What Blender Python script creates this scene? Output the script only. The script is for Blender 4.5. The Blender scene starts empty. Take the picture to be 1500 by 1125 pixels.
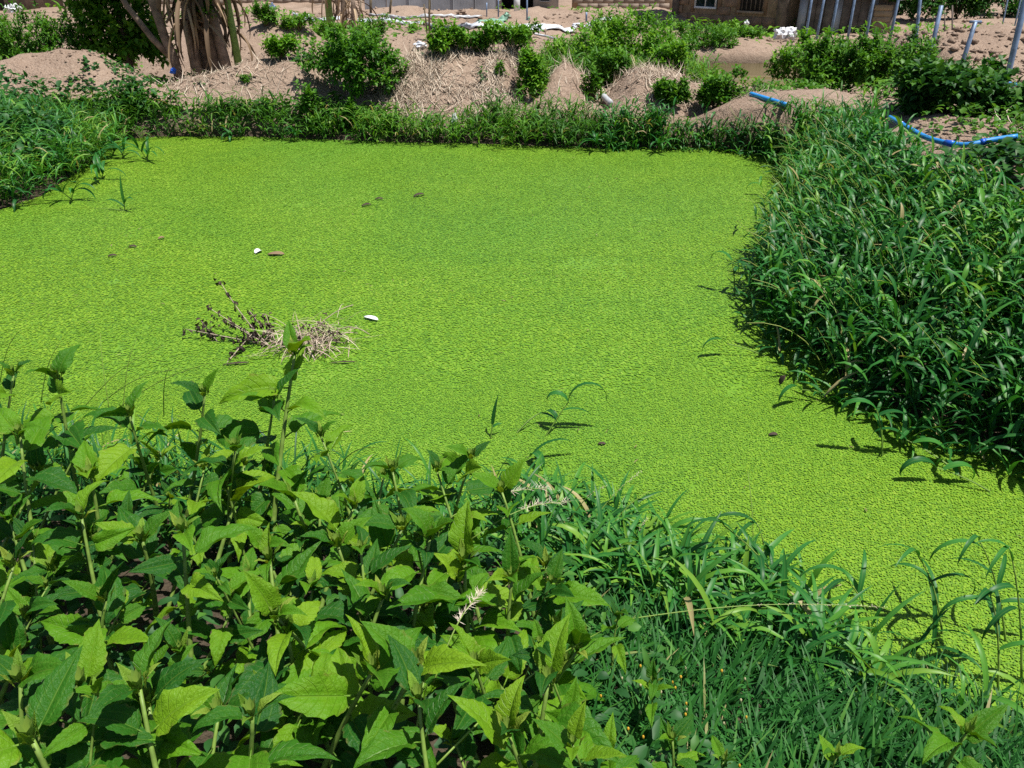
import bpy, math, random
import numpy as np
from mathutils import Matrix, Vector, Euler

# ------------------------------------------------------------------ camera, sky, sun, exposure
scene = bpy.context.scene
COL = scene.collection
FPX, CXP, CYP, CAMH, PITCH = 1127.0, 750.0, 562.5, 2.2, math.radians(28.8)
cam_data = bpy.data.cameras.new('camera')
cam_data.sensor_width = 36.0
cam_data.lens = 36.0 * FPX / 1500.0
cam_data.clip_start = 0.05
cam_data.clip_end = 2000
cam = bpy.data.objects.new('camera', cam_data)
cam.location = (0, 0, CAMH)
cam.rotation_euler = (math.pi / 2 - PITCH, 0, 0)
COL.objects.link(cam)
scene.camera = cam

SUN = Vector((0.29, -0.12, 0.95)).normalized()        # direction towards the sun
world = bpy.data.worlds.new('World'); scene.world = world
world.use_nodes = True
wn = world.node_tree
for n in list(wn.nodes): wn.nodes.remove(n)
sky = wn.nodes.new('ShaderNodeTexSky'); sky.sky_type = 'NISHITA'; sky.sun_disc = False
sky.sun_elevation = math.asin(SUN.z); sky.sun_rotation = math.atan2(SUN.x, SUN.y)
bg = wn.nodes.new('ShaderNodeBackground'); bg.inputs['Strength'].default_value = 0.062
wo = wn.nodes.new('ShaderNodeOutputWorld')
wn.links.new(sky.outputs[0], bg.inputs[0]); wn.links.new(bg.outputs[0], wo.inputs[0])
sl = bpy.data.lights.new('sun', 'SUN'); sl.energy = 5.0; sl.angle = math.radians(0.55); sl.color = (1.0, 0.955, 0.88)
so = bpy.data.objects.new('sun', sl); COL.objects.link(so)
so.rotation_euler = SUN.to_track_quat('Z', 'Y').to_euler(); so.location = (6, 0, 20)
scene.view_settings.view_transform = 'Standard'; scene.view_settings.look = 'None'
scene.view_settings.exposure = 0.44; scene.view_settings.gamma = 1.0
scene.view_settings.use_curve_mapping = False
scene.render.engine = 'CYCLES'
cy = scene.cycles
cy.max_bounces = 6; cy.diffuse_bounces = 3; cy.glossy_bounces = 2; cy.transmission_bounces = 4; cy.transparent_max_bounces = 4
cy.use_denoising = False
cy.caustics_reflective = False; cy.caustics_refractive = False

rng = np.random.default_rng(7)
random.seed(7)
SP, CP = math.sin(PITCH), math.cos(PITCH)

# ------------------------------------------------------------------ helpers: picture -> place
def ray(px, py):
    a = (px - CXP) / FPX; b = (py - CYP) / FPX
    return Vector((a, CP - b * SP, -SP - b * CP))
def at(px, py, z=0.0):
    d = ray(px, py); k = (z - CAMH) / d.z
    return Vector((d.x * k, d.y * k, z))
def at_y(px, py, Y):
    d = ray(px, py); k = Y / d.y
    return Vector((d.x * k, Y, CAMH + d.z * k))
def depth(p):
    return p[1] * CP + (CAMH - p[2]) * SP
def mpp(p):                       # metres per photo pixel at a place
    return depth(p) / FPX

# ------------------------------------------------------------------ helpers: objects
def tag(o, label=None, cat=None, group=None, kind=None):
    if label: o['label'] = label
    if cat: o['category'] = cat
    if group: o['group'] = group
    if kind: o['kind'] = kind
    return o
def empty(name, loc, rz=0.0):
    o = bpy.data.objects.new(name, None); COL.objects.link(o)
    o.location = loc; o.rotation_euler = (0, 0, rz); o.empty_display_size = 0.1
    return o
def mesh_np(name, V, F, tint=None, mat=None, smooth=True):
    me = bpy.data.meshes.new(name)
    V = np.ascontiguousarray(V, dtype=np.float32)
    if isinstance(F, (list, tuple)) and len(F) and isinstance(F[0], np.ndarray):
        Fl = F
    else:
        Fl = [np.asarray(F)]
    Fl = [f.astype(np.int32) for f in Fl if len(f)]
    me.vertices.add(len(V)); me.vertices.foreach_set('co', V.ravel())
    loops = np.concatenate([f.ravel() for f in Fl])
    starts = []; off = 0
    for f in Fl:
        starts.append(off + np.arange(len(f)) * f.shape[1]); off += f.size
    starts = np.concatenate(starts).astype(np.int32)
    me.loops.add(len(loops)); me.loops.foreach_set('vertex_index', loops)
    me.polygons.add(len(starts)); me.polygons.foreach_set('loop_start', starts)
    me.update(calc_edges=True)
    if smooth: me.polygons.foreach_set('use_smooth', np.ones(len(starts), dtype=bool))
    if tint is not None:
        a = me.color_attributes.new('tint', 'FLOAT_COLOR', 'POINT')
        c = np.ones((len(V), 4), dtype=np.float32); c[:, :3] = tint
        a.data.foreach_set('color', c.ravel())
    if mat: me.materials.append(mat)
    me.validate()
    return me
def obj(name, me, parent=None, loc=(0, 0, 0)):
    o = bpy.data.objects.new(name, me); COL.objects.link(o); o.location = loc
    if parent: o.parent = parent
    return o
def merge(parts):
    Vs, Fs, Ts, off = [], {}, [], 0
    for V, F, T in parts:
        if len(V) == 0: continue
        Vs.append(V); Ts.append(T if T is not None else np.full((len(V), 3), 0.5))
        for f in (F if isinstance(F, list) else [F]):
            Fs.setdefault(f.shape[1], []).append(f + off)
        off += len(V)
    return np.concatenate(Vs), [np.concatenate(v) for v in Fs.values()], np.concatenate(Ts)

def tube(pts, radii, k=6, cap=True, tint=(0.5, 0.5, 0.5)):
    pts = np.array([tuple(p) for p in pts], dtype=float); n = len(pts)
    radii = np.broadcast_to(np.asarray(radii, dtype=float), (n,))
    T = np.gradient(pts, axis=0); T /= np.linalg.norm(T, axis=1)[:, None] + 1e-9
    ref = np.array([0.0, 0, 1]) if abs(T[0][2]) < 0.9 else np.array([1.0, 0, 0])
    A = np.cross(T, ref); A /= np.linalg.norm(A, axis=1)[:, None] + 1e-9
    B = np.cross(T, A)
    th = np.arange(k) * 2 * math.pi / k
    V = (pts[:, None] + radii[:, None, None] * (np.cos(th)[None, :, None] * A[:, None] + np.sin(th)[None, :, None] * B[:, None])).reshape(-1, 3)
    i = np.arange(n - 1)[:, None] * k; j = np.arange(k)[None]; j2 = (j + 1) % k
    F = np.stack([i + j, i + j2, i + k + j2, i + k + j], -1).reshape(-1, 4)
    Fl = [F]
    if cap:
        V = np.concatenate([V, pts[:1], pts[-1:]])
        a, b = n * k, n * k + 1
        c1 = np.stack([np.full(k, a), (np.arange(k) + 1) % k, np.arange(k)], -1)
        c2 = np.stack([np.full(k, b), (n - 1) * k + np.arange(k), (n - 1) * k + (np.arange(k) + 1) % k], -1)
        Fl.append(np.concatenate([c1, c2]))
    T3 = np.tile(np.array(tint, dtype=float), (len(V), 1))
    return V, Fl, T3
def box(x0, x1, y0, y1, z0, z1):
    V = np.array([[x, y, z] for z in (z0, z1) for y in (y0, y1) for x in (x0, x1)], dtype=float)
    F = np.array([[0, 2, 3, 1], [4, 5, 7, 6], [0, 1, 5, 4], [2, 6, 7, 3], [0, 4, 6, 2], [1, 3, 7, 5]])
    return V, [F], np.full((8, 3), 0.5)
def bevel_box(x0, x1, y0, y1, z0, z1, b=0.01):
    V = []
    for z, i in ((z0, b), (z0 + b, 0), (z1 - b, 0), (z1, b)):
        V += [[x0 + i, y0 + i, z], [x1 - i, y0 + i, z], [x1 - i, y1 - i, z], [x0 + i, y1 - i, z]]
    V = np.array(V, dtype=float); F = [[3, 2, 1, 0], [12, 13, 14, 15]]
    for l in range(3):
        for k in range(4):
            F.append([l * 4 + k, l * 4 + (k + 1) % 4, l * 4 + 4 + (k + 1) % 4, l * 4 + 4 + k])
    return V, [np.array(F)], np.full((16, 3), 0.5)

def blades(B, az, el, droop, L, W, segs=5, fold=0.3, twist=None, cols=3, rnd=None, wexp=(0.35, 0.75), dexp=1.3, sway=None):
    """many leaf blades at once; B (n,3)"""
    n = len(B)
    if n == 0: return np.zeros((0, 3)), [np.zeros((0, 4), int)], np.zeros((0, 3))
    t = np.linspace(0, 1, segs + 1)
    e = el[:, None] - droop[:, None] * t[None] ** dexp
    azz = az[:, None] + (0 if sway is None else sway[:, None]) * t[None]
    T = np.stack([np.cos(e) * np.cos(azz), np.cos(e) * np.sin(azz), np.sin(e)], -1)
    step = (T[:, 1:] + T[:, :-1]) * 0.5 * (L / segs)[:, None, None]
    C = np.concatenate([np.zeros((n, 1, 3)), np.cumsum(step, 1)], 1) + B[:, None]
    S = np.stack([-np.sin(azz), np.cos(azz), np.zeros_like(e)], -1)
    N = np.cross(T, S)
    if twist is not None:
        tw = twist[:, None] * t[None]
        S, N = S * np.cos(tw)[..., None] + N * np.sin(tw)[..., None], N * np.cos(tw)[..., None] - S * np.sin(tw)[..., None]
    a, b = wexp
    pk = (a / (a + b)) ** a * (b / (a + b)) ** b
    w = np.maximum(t, 0.02) ** a * np.maximum(1 - t, 0.004) ** b / pk * 0.5
    w = w[None] * W[:, None]
    if cols == 3:
        V = np.stack([C + S * w[..., None] + N * (w * fold)[..., None], C, C - S * w[..., None] + N * (w * fold)[..., None]], 2)
        sc = np.array([1.0, 0.0, 1.0])
    else:
        V = np.stack([C + S * w[..., None], C - S * w[..., None]], 2); sc = np.array([1.0, 1.0])
    c = cols
    r0 = (np.arange(n) * (segs + 1) * c)[:, None, None] + (np.arange(segs) * c)[None, :, None] + np.arange(c - 1)[None, None]
    F = np.stack([r0, r0 + 1, r0 + 1 + c, r0 + c], -1).reshape(-1, 4)
    rnd = rng.random(n) if rnd is None else rnd
    tint = np.stack(np.broadcast_arrays(rnd[:, None, None], t[None, :, None], sc[None, None]), -1).reshape(-1, 3)
    return V.reshape(-1, 3), [F], tint
def stems(B, az, el, droop, L, r, segs=5, rnd=None):
    """thin three-sided culms; returns mesh and centre lines"""
    n = len(B); t = np.linspace(0, 1, segs + 1)
    e = el[:, None] - droop[:, None] * t[None] ** 1.3
    T = np.stack([np.cos(e) * np.cos(az)[:, None], np.cos(e) * np.sin(az)[:, None], np.sin(e)], -1)
    step = (T[:, 1:] + T[:, :-1]) * 0.5 * (L / segs)[:, None, None]
    C = np.concatenate([np.zeros((n, 1, 3)), np.cumsum(step, 1)], 1) + B[:, None]
    S = np.stack([-np.sin(az), np.cos(az), np.zeros(n)], -1)[:, None].repeat(segs + 1, 1)
    N = np.cross(T, S)
    rr = r[:, None] * (1 - 0.55 * t[None])
    th = np.array([0, 2.094, 4.189])
    V = C[:, :, None] + rr[..., None, None] * (np.cos(th)[None, None, :, None] * S[:, :, None] + np.sin(th)[None, None, :, None] * N[:, :, None])
    r0 = (np.arange(n) * (segs + 1) * 3)[:, None, None] + (np.arange(segs) * 3)[None, :, None]
    j = np.arange(3)[None, None]; j2 = (j + 1) % 3
    F = np.stack([r0 + j, r0 + j2, r0 + 3 + j2, r0 + 3 + j], -1).reshape(-1, 4)
    rnd = rng.random(n) if rnd is None else rnd
    tint = np.stack(np.broadcast_arrays(rnd[:, None, None], t[None, :, None], np.full((1, 1, 3), 0.0)), -1).reshape(-1, 3)
    return (V.reshape(-1, 3), [F], tint), C

# ------------------------------------------------------------------ materials
def new_mat(name):
    m = bpy.data.materials.new(name); m.use_nodes = True
    nt = m.node_tree
    for n in list(nt.nodes): nt.nodes.remove(n)
    out = nt.nodes.new('ShaderNodeOutputMaterial')
    return m, nt, out
def node(nt, typ, **kw):
    n = nt.nodes.new(typ)
    for k, v in kw.items():
        if k in n.inputs: n.inputs[k].default_value = v
        else: setattr(n, k, v)
    return n
def ramp(nt, src, stops):
    r = nt.nodes.new('ShaderNodeValToRGB')
    while len(r.color_ramp.elements) < len(stops): r.color_ramp.elements.new(0.5)
    for e, (p, c) in zip(r.color_ramp.elements, stops): e.position = p; e.color = (*c, 1)
    nt.links.new(src, r.inputs[0]); return r.outputs[0]
def mixc(nt, fac, a, b, mode='MIX'):
    m = nt.nodes.new('ShaderNodeMix'); m.data_type = 'RGBA'; m.blend_type = mode
    def put(i, v):
        if isinstance(v, (tuple, list)): m.inputs[i].default_value = (*v[:3], 1)
        elif isinstance(v, (int, float)): m.inputs[i].default_value = v
        else: nt.links.new(v, m.inputs[i])
    put(0, fac); put(6, a); put(7, b)
    return m.outputs[2]
def math_n(nt, op, a, b=None, c=None, clamp=False):
    m = nt.nodes.new('ShaderNodeMath'); m.operation = op; m.use_clamp = clamp
    for i, v in enumerate((a, b, c)):
        if v is None: continue
        if isinstance(v, (int, float)): m.inputs[i].default_value = v
        else: nt.links.new(v, m.inputs[i])
    return m.outputs[0]
def noise(nt, scale, detail=4, rough=0.55, coord=None, dist=0.0):
    n = node(nt, 'ShaderNodeTexNoise', Scale=scale, Detail=detail, Roughness=rough, Distortion=dist)
    if coord is None:
        tc = nt.nodes.new('ShaderNodeNewGeometry'); coord = tc.outputs['Position']
    nt.links.new(coord, n.inputs['Vector'])
    return n.outputs[0]
def leaf_shader(nt, out, color, rough=0.42, trans=0.3, tcol=None, spec=0.5, normal=None):
    p = node(nt, 'ShaderNodeBsdfPrincipled', Roughness=rough)
    p.inputs['Specular IOR Level'].default_value = spec
    nt.links.new(color, p.inputs['Base Color'])
    tr = nt.nodes.new('ShaderNodeBsdfTranslucent')
    nt.links.new(tcol if tcol is not None else color, tr.inputs['Color'])
    if normal is not None: nt.links.new(normal, p.inputs['Normal'])
    mx = nt.nodes.new('ShaderNodeMixShader'); mx.inputs[0].default_value = trans
    nt.links.new(p.outputs[0], mx.inputs[1]); nt.links.new(tr.outputs[0], mx.inputs[2])
    nt.links.new(mx.outputs[0], out.inputs[0])
def tint_rgb(nt):
    a = nt.nodes.new('ShaderNodeAttribute'); a.attribute_name = 'tint'
    s = nt.nodes.new('ShaderNodeSeparateColor'); nt.links.new(a.outputs['Color'], s.inputs[0])
    return s.outputs[0], s.outputs[1], s.outputs[2]
def foliage_mat(name, stops, rough=0.42, trans=0.3, spec=0.5, midrib=0.0, nscale=0.0, tboost=(1.5, 1.5, 0.6)):
    m, nt, out = new_mat(name)
    r, g, b = tint_rgb(nt)
    fac = r
    if nscale:
        fac = math_n(nt, 'ADD', math_n(nt, 'MULTIPLY', r, 0.6), math_n(nt, 'MULTIPLY', noise(nt, nscale, 3), 0.4))
    c = ramp(nt, fac, stops)
    if midrib:
        k = math_n(nt, 'SUBTRACT', 1.0, math_n(nt, 'MULTIPLY', b, 5.0, clamp=True))
        c = mixc(nt, math_n(nt, 'MULTIPLY', k, midrib), c, (0.20, 0.30, 0.07))
    tc = mixc(nt, 1.0, c, tboost, 'MULTIPLY')
    leaf_shader(nt, out, c, rough, trans, tc, spec)
    return m
def solid(name, color, rough=0.7, var=0.25, scale=12.0, metallic=0.0, bump=0.0, spec=0.4, dark=None):
    m, nt, out = new_mat(name)
    tc = nt.nodes.new('ShaderNodeTexCoord')
    n1 = noise(nt, scale, 5, 0.6, tc.outputs['Object'])
    d = dark or tuple(c * (1 - var * 1.6) for c in color)
    l = tuple(min(1, c * (1 + var)) for c in color)
    c = ramp(nt, n1, [(0.3, d), (0.7, l)])
    p = node(nt, 'ShaderNodeBsdfPrincipled', Roughness=rough, Metallic=metallic)
    p.inputs['Specular IOR Level'].default_value = spec
    nt.links.new(c, p.inputs['Base Color'])
    if bump:
        bm = node(nt, 'ShaderNodeBump', Strength=bump, Distance=0.02); nt.links.new(noise(nt, scale * 4, 5, 0.6, tc.outputs['Object']), bm.inputs['Height'])
        nt.links.new(bm.outputs[0], p.inputs['Normal'])
    nt.links.new(p.outputs[0], out.inputs[0])
    return m

M = {}
M['grass'] = foliage_mat('grass_leaf', [(0.0, (0.013, 0.088, 0.020)), (0.5, (0.032, 0.165, 0.030)), (0.85, (0.085, 0.260, 0.028)), (0.95, (0.16, 0.31, 0.035)), (1.0, (0.38, 0.32, 0.15))], rough=0.42, trans=0.22, spec=0.24, midrib=0.25)
M['grass_far'] = foliage_mat('bank_grass_leaf', [(0.0, (0.026, 0.095, 0.016)), (0.5, (0.060, 0.175, 0.022)), (0.9, (0.110, 0.275, 0.025)), (0.97, (0.19, 0.28, 0.05)), (1.0, (0.40, 0.33, 0.17))], rough=0.5, trans=0.28, spec=0.22)
M['grass_fine'] = foliage_mat('fine_grass_leaf', [(0.0, (0.014, 0.080, 0.016)), (0.6, (0.034, 0.155, 0.026)), (0.93, (0.085, 0.23, 0.035)), (1.0, (0.30, 0.27, 0.12))], rough=0.5, trans=0.25, spec=0.2)
M['culm'] = foliage_mat('grass_culm', [(0.0, (0.10, 0.20, 0.03)), (0.7, (0.22, 0.33, 0.05)), (1.0, (0.36, 0.36, 0.12))], rough=0.5, trans=0.1)
M['bush_bright'] = foliage_mat('bright_bush_leaf', [(0.0, (0.036, 0.130, 0.010)), (0.5, (0.095, 0.250, 0.018)), (1.0, (0.19, 0.36, 0.035))], rough=0.5, trans=0.3, spec=0.22)
M['bush_mid'] = foliage_mat('bush_leaf', [(0.0, (0.028, 0.110, 0.012)), (0.5, (0.066, 0.190, 0.018)), (1.0, (0.13, 0.29, 0.030))], rough=0.5, trans=0.28, spec=0.22)
M['bush_dark'] = foliage_mat('dark_bush_leaf', [(0.0, (0.014, 0.060, 0.012)), (0.6, (0.030, 0.110, 0.018)), (1.0, (0.08, 0.20, 0.025))], rough=0.48, trans=0.22, spec=0.22)
M['creeper'] = foliage_mat('creeper_leaf', [(0.0, (0.016, 0.075, 0.018)), (0.6, (0.034, 0.125, 0.028)), (1.0, (0.08, 0.22, 0.03))], rough=0.52, trans=0.25, spec=0.3)
M['straw'] = foliage_mat('dry_straw', [(0.0, (0.27, 0.20, 0.145)), (0.5, (0.50, 0.41, 0.32)), (1.0, (0.70, 0.61, 0.50))], rough=0.75, trans=0.1, spec=0.2, tboost=(1, 1, 1))
M['dryleaf'] = foliage_mat('dry_banana_leaf', [(0.0, (0.10, 0.065, 0.040)), (0.5, (0.26, 0.18, 0.11)), (1.0, (0.50, 0.38, 0.25))], rough=0.7, trans=0.15, spec=0.25, tboost=(1, 1, 1))
M['deadleaf'] = foliage_mat('dead_brown_leaf', [(0.0, (0.028, 0.020, 0.018)), (1.0, (0.11, 0.078, 0.062))], rough=0.7, trans=0.1, spec=0.2, tboost=(1, 1, 1))
M['twig'] = solid('pale_dry_twig', (0.42, 0.34, 0.26), 0.8, 0.3, 20)
M['bark'] = solid('grey_brown_bark', (0.22, 0.16, 0.12), 0.85, 0.4, 9, bump=0.5)
M['stem_green'] = solid('green_plant_stem', (0.17, 0.27, 0.05), 0.5, 0.25, 30)
M['branch'] = solid('brown_twig', (0.13, 0.10, 0.06), 0.8, 0.3, 12)
M['pipe'] = solid('blue_plastic_pipe', (0.025, 0.26, 0.66), 0.45, 0.12, 5, spec=0.5)
M['pipe_collar'] = solid('dark_blue_pipe_collar', (0.012, 0.11, 0.58), 0.35, 0.1, 5, spec=0.5)
M['pipe_grey'] = solid('grey_plastic_pipe', (0.45, 0.47, 0.50), 0.45, 0.15, 5)
M['galv'] = solid('galvanised_post', (0.20, 0.28, 0.42), 0.5, 0.3, 8, metallic=0.3)
M['white'] = solid('white_plastic', (0.78, 0.79, 0.82), 0.5, 0.1, 8)
M['black'] = solid('black_hide', (0.012, 0.012, 0.014), 0.6, 0.2, 8)
M['net'] = solid('silver_sheet', (0.62, 0.66, 0.72), 0.45, 0.15, 3)
M['net_green'] = solid('pale_green_net', (0.22, 0.40, 0.30), 0.6, 0.25, 3)
M['yellow'] = solid('yellow_flower', (0.62, 0.36, 0.03), 0.7, 0.2, 60)
M['cream'] = solid('cream_flower', (0.50, 0.46, 0.26), 0.7, 0.15, 60)
M['block'] = solid('brown_cement_block', (0.29, 0.19, 0.125), 0.9, 0.3, 3.5, bump=0.4)
M['mortar'] = solid('pale_mortar', (0.34, 0.25, 0.17), 0.9, 0.2, 6)
M['wallblock'] = solid('pale_brown_block', (0.31, 0.25, 0.20), 0.9, 0.2, 2.0)
M['render'] = solid('grey_render', (0.42, 0.39, 0.37), 0.9, 0.15, 1.2)
M['sheet'] = solid('grey_corrugated_sheet', (0.34, 0.36, 0.40), 0.5, 0.2, 1.5, metallic=0.3)
M['roof'] = solid('rusty_roof_sheet', (0.40, 0.38, 0.38), 0.5, 0.3, 1.5, metallic=0.3)
M['plank'] = solid('weathered_plank', (0.16, 0.13, 0.11), 0.85, 0.35, 4)
M['darkvoid'] = solid('dark_interior', (0.02, 0.017, 0.015), 0.9, 0.2, 4)
M['glass'] = solid('dark_window_glass', (0.012, 0.03, 0.025), 0.08, 0.2, 1.0, spec=0.6)
M['frame'] = solid('white_window_frame', (0.75, 0.76, 0.78), 0.5, 0.06, 4)

# soil
m, nt, out = new_mat('soil')
geo = nt.nodes.new('ShaderNodeNewGeometry')
nA = noise(nt, 0.55, 5, 0.6); nB = noise(nt, 6.0, 6, 0.65); nC = noise(nt, 38.0, 4, 0.6)
c1 = ramp(nt, nA, [(0.32, (0.26, 0.180, 0.130)), (0.52, (0.37, 0.268, 0.200)), (0.75, (0.48, 0.370, 0.285))])
c2 = mixc(nt, math_n(nt, 'MULTIPLY', nB, 0.75), c1, (0.15, 0.095, 0.068), 'MIX')
c3 = mixc(nt, math_n(nt, 'SUBTRACT', math_n(nt, 'MULTIPLY', nC, 2.0), 0.75, clamp=True), c2, (0.46, 0.36, 0.285))
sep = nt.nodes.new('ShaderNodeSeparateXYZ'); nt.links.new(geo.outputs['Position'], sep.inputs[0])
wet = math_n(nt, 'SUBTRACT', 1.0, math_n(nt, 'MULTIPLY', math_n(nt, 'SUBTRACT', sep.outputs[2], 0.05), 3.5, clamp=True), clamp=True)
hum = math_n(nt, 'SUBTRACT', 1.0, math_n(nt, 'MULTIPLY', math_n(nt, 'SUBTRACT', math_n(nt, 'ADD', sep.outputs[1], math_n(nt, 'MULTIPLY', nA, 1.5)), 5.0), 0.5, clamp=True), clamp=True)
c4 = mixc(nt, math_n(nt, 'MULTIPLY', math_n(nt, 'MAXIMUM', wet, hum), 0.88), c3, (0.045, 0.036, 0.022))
p = node(nt, 'ShaderNodeBsdfPrincipled', Roughness=0.92); p.inputs['Specular IOR Level'].default_value = 0.2
bmp = node(nt, 'ShaderNodeBump', Strength=1.0, Distance=0.08)
nt.links.new(math_n(nt, 'ADD', nB, math_n(nt, 'MULTIPLY', nC, 0.35)), bmp.inputs['Height'])
nt.links.new(bmp.outputs[0], p.inputs['Normal']); nt.links.new(c4, p.inputs['Base Color']); nt.links.new(p.outputs[0], out.inputs[0])
M['soil'] = m
# water under the weed, and the brown pond
m, nt, out = new_mat('dark_pond_water')
c = ramp(nt, noise(nt, 30, 4), [(0.30, (0.085, 0.200, 0.012)), (0.65, (0.17, 0.33, 0.020))])
p = node(nt, 'ShaderNodeBsdfPrincipled', Roughness=0.35); nt.links.new(c, p.inputs['Base Color']); nt.links.new(p.outputs[0], out.inputs[0])
M['pondwater'] = m
m, nt, out = new_mat('muddy_water')
c = ramp(nt, noise(nt, 1.2, 3), [(0.3, (0.15, 0.12, 0.05)), (0.7, (0.22, 0.18, 0.08))])
p = node(nt, 'ShaderNodeBsdfPrincipled', Roughness=0.12); nt.links.new(c, p.inputs['Base Color'])
b = node(nt, 'ShaderNodeBump', Strength=0.15, Distance=0.02); nt.links.new(noise(nt, 9, 3), b.inputs['Height']); nt.links.new(b.outputs[0], p.inputs['Normal'])
nt.links.new(p.outputs[0], out.inputs[0]); M['mudwater'] = m
# duckweed
m, nt, out = new_mat('duckweed_frond')
r, g, b_ = tint_rgb(nt)
big = noise(nt, 0.40, 4, 0.6, None, 1.2); mid = noise(nt, 3.2, 4, 0.6)
f = math_n(nt, 'ADD', math_n(nt, 'MULTIPLY', r, 0.42), math_n(nt, 'ADD', math_n(nt, 'MULTIPLY', big, 0.36), math_n(nt, 'MULTIPLY', mid, 0.22)))
c = ramp(nt, f, [(0.14, (0.060, 0.152, 0.018)), (0.38, (0.128, 0.268, 0.019)), (0.66, (0.205, 0.358, 0.024)), (0.90, (0.34, 0.44, 0.07))])
cool = math_n(nt, 'MULTIPLY', math_n(nt, 'SUBTRACT', noise(nt, 0.17, 4, 0.55, None, 0.8), 0.42, clamp=True), 4.0, clamp=True)
c = mixc(nt, math_n(nt, 'MULTIPLY', cool, 0.75), c, mixc(nt, 1.0, c, (0.62, 0.86, 1.5), 'MULTIPLY'))
yel = math_n(nt, 'MULTIPLY', math_n(nt, 'SUBTRACT', noise(nt, 1.1, 5, 0.65, None, 1.5), 0.60, clamp=True), 4.0, clamp=True)
c = mixc(nt, math_n(nt, 'MULTIPLY', yel, 0.55), c, mixc(nt, 1.0, c, (1.35, 1.05, 0.9), 'MULTIPLY'))
leaf_shader(nt, out, c, 0.55, 0.12, None, 0.22)
M['duckweed'] = m
# the broad weed leaf of the near bank: v along (g), s across (b, signed 0..1)
def weed_leaf_mat(name, stops):
    m, nt, out = new_mat(name)
    r, g, b = tint_rgb(nt)
    oi = nt.nodes.new('ShaderNodeObjectInfo')
    s = math_n(nt, 'ABSOLUTE', math_n(nt, 'MULTIPLY_ADD', b, 2.0, -1.0))
    tc = nt.nodes.new('ShaderNodeTexCoord')
    nz = noise(nt, 5.0, 4, 0.6, tc.outputs['Object'])
    fac = math_n(nt, 'ADD', math_n(nt, 'MULTIPLY', oi.outputs['Random'], 0.85), math_n(nt, 'MULTIPLY', nz, 0.22))
    c = ramp(nt, fac, stops)
    # veins: midrib, two strong basal veins, side veins
    mid = math_n(nt, 'SUBTRACT', 1.0, math_n(nt, 'MULTIPLY', s, 16.0), clamp=True)
    bas = math_n(nt, 'SUBTRACT', 1.0, math_n(nt, 'MULTIPLY', math_n(nt, 'ABSOLUTE', math_n(nt, 'SUBTRACT', s, 0.46)), 18.0), clamp=True)
    ph = math_n(nt, 'FRACT', math_n(nt, 'SUBTRACT', math_n(nt, 'MULTIPLY', g, 8.0), math_n(nt, 'MULTIPLY', s, 1.9)))
    tri = math_n(nt, 'ABSOLUTE', math_n(nt, 'MULTIPLY_ADD', ph, 2.0, -1.0))
    side = math_n(nt, 'MULTIPLY', math_n(nt, 'SUBTRACT', tri, 0.86, clamp=True), 4.5)
    v = math_n(nt, 'MAXIMUM', mid, math_n(nt, 'MAXIMUM', math_n(nt, 'MULTIPLY', bas, 0.45), math_n(nt, 'MULTIPLY', side, 0.6)), clamp=True)
    c2 = mixc(nt, math_n(nt, 'MULTIPLY', v, 0.45), c, (0.22, 0.36, 0.06))
    blot = math_n(nt, 'MULTIPLY', math_n(nt, 'SUBTRACT', noise(nt, 14.0, 3, 0.6, tc.outputs['Object']), 0.70, clamp=True), 5.0, clamp=True)
    c2 = mixc(nt, math_n(nt, 'MULTIPLY', blot, 0.6), c2, (0.20, 0.14, 0.05))
    edge = math_n(nt, 'MULTIPLY', math_n(nt, 'MULTIPLY', math_n(nt, 'SUBTRACT', s, 0.80, clamp=True), 6.0), math_n(nt, 'MULTIPLY', math_n(nt, 'SUBTRACT', noise(nt, 4.0, 3, 0.6, tc.outputs['Object']), 0.56, clamp=True), 5.0, clamp=True), clamp=True)
    c2 = mixc(nt, math_n(nt, 'MULTIPLY', edge, 0.55), c2, (0.26, 0.17, 0.06))
    h = math_n(nt, 'ADD', math_n(nt, 'MULTIPLY', math_n(nt, 'MAXIMUM', side, mid), -0.7), math_n(nt, 'MULTIPLY', noise(nt, 22, 3, 0.6, tc.outputs['Object']), 0.35))
    bm = node(nt, 'ShaderNodeBump', Strength=0.45, Distance=0.03); nt.links.new(h, bm.inputs['Height'])
    tcx = mixc(nt, 1.0, c2, (1.8, 1.5, 0.35), 'MULTIPLY')
    leaf_shader(nt, out, c2, 0.42, 0.26, tcx, 0.2, bm.outputs[0])
    return m
M['weed'] = weed_leaf_mat('broad_weed_leaf', [(0.05, (0.012, 0.082, 0.012)), (0.42, (0.034, 0.142, 0.010)), (0.74, (0.092, 0.245, 0.009)), (1.0, (0.185, 0.330, 0.014))])
M['weed_young'] = weed_leaf_mat('young_weed_leaf', [(0.05, (0.10, 0.22, 0.02)), (0.6, (0.17, 0.31, 0.03)), (1.0, (0.26, 0.34, 0.05))])

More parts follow.
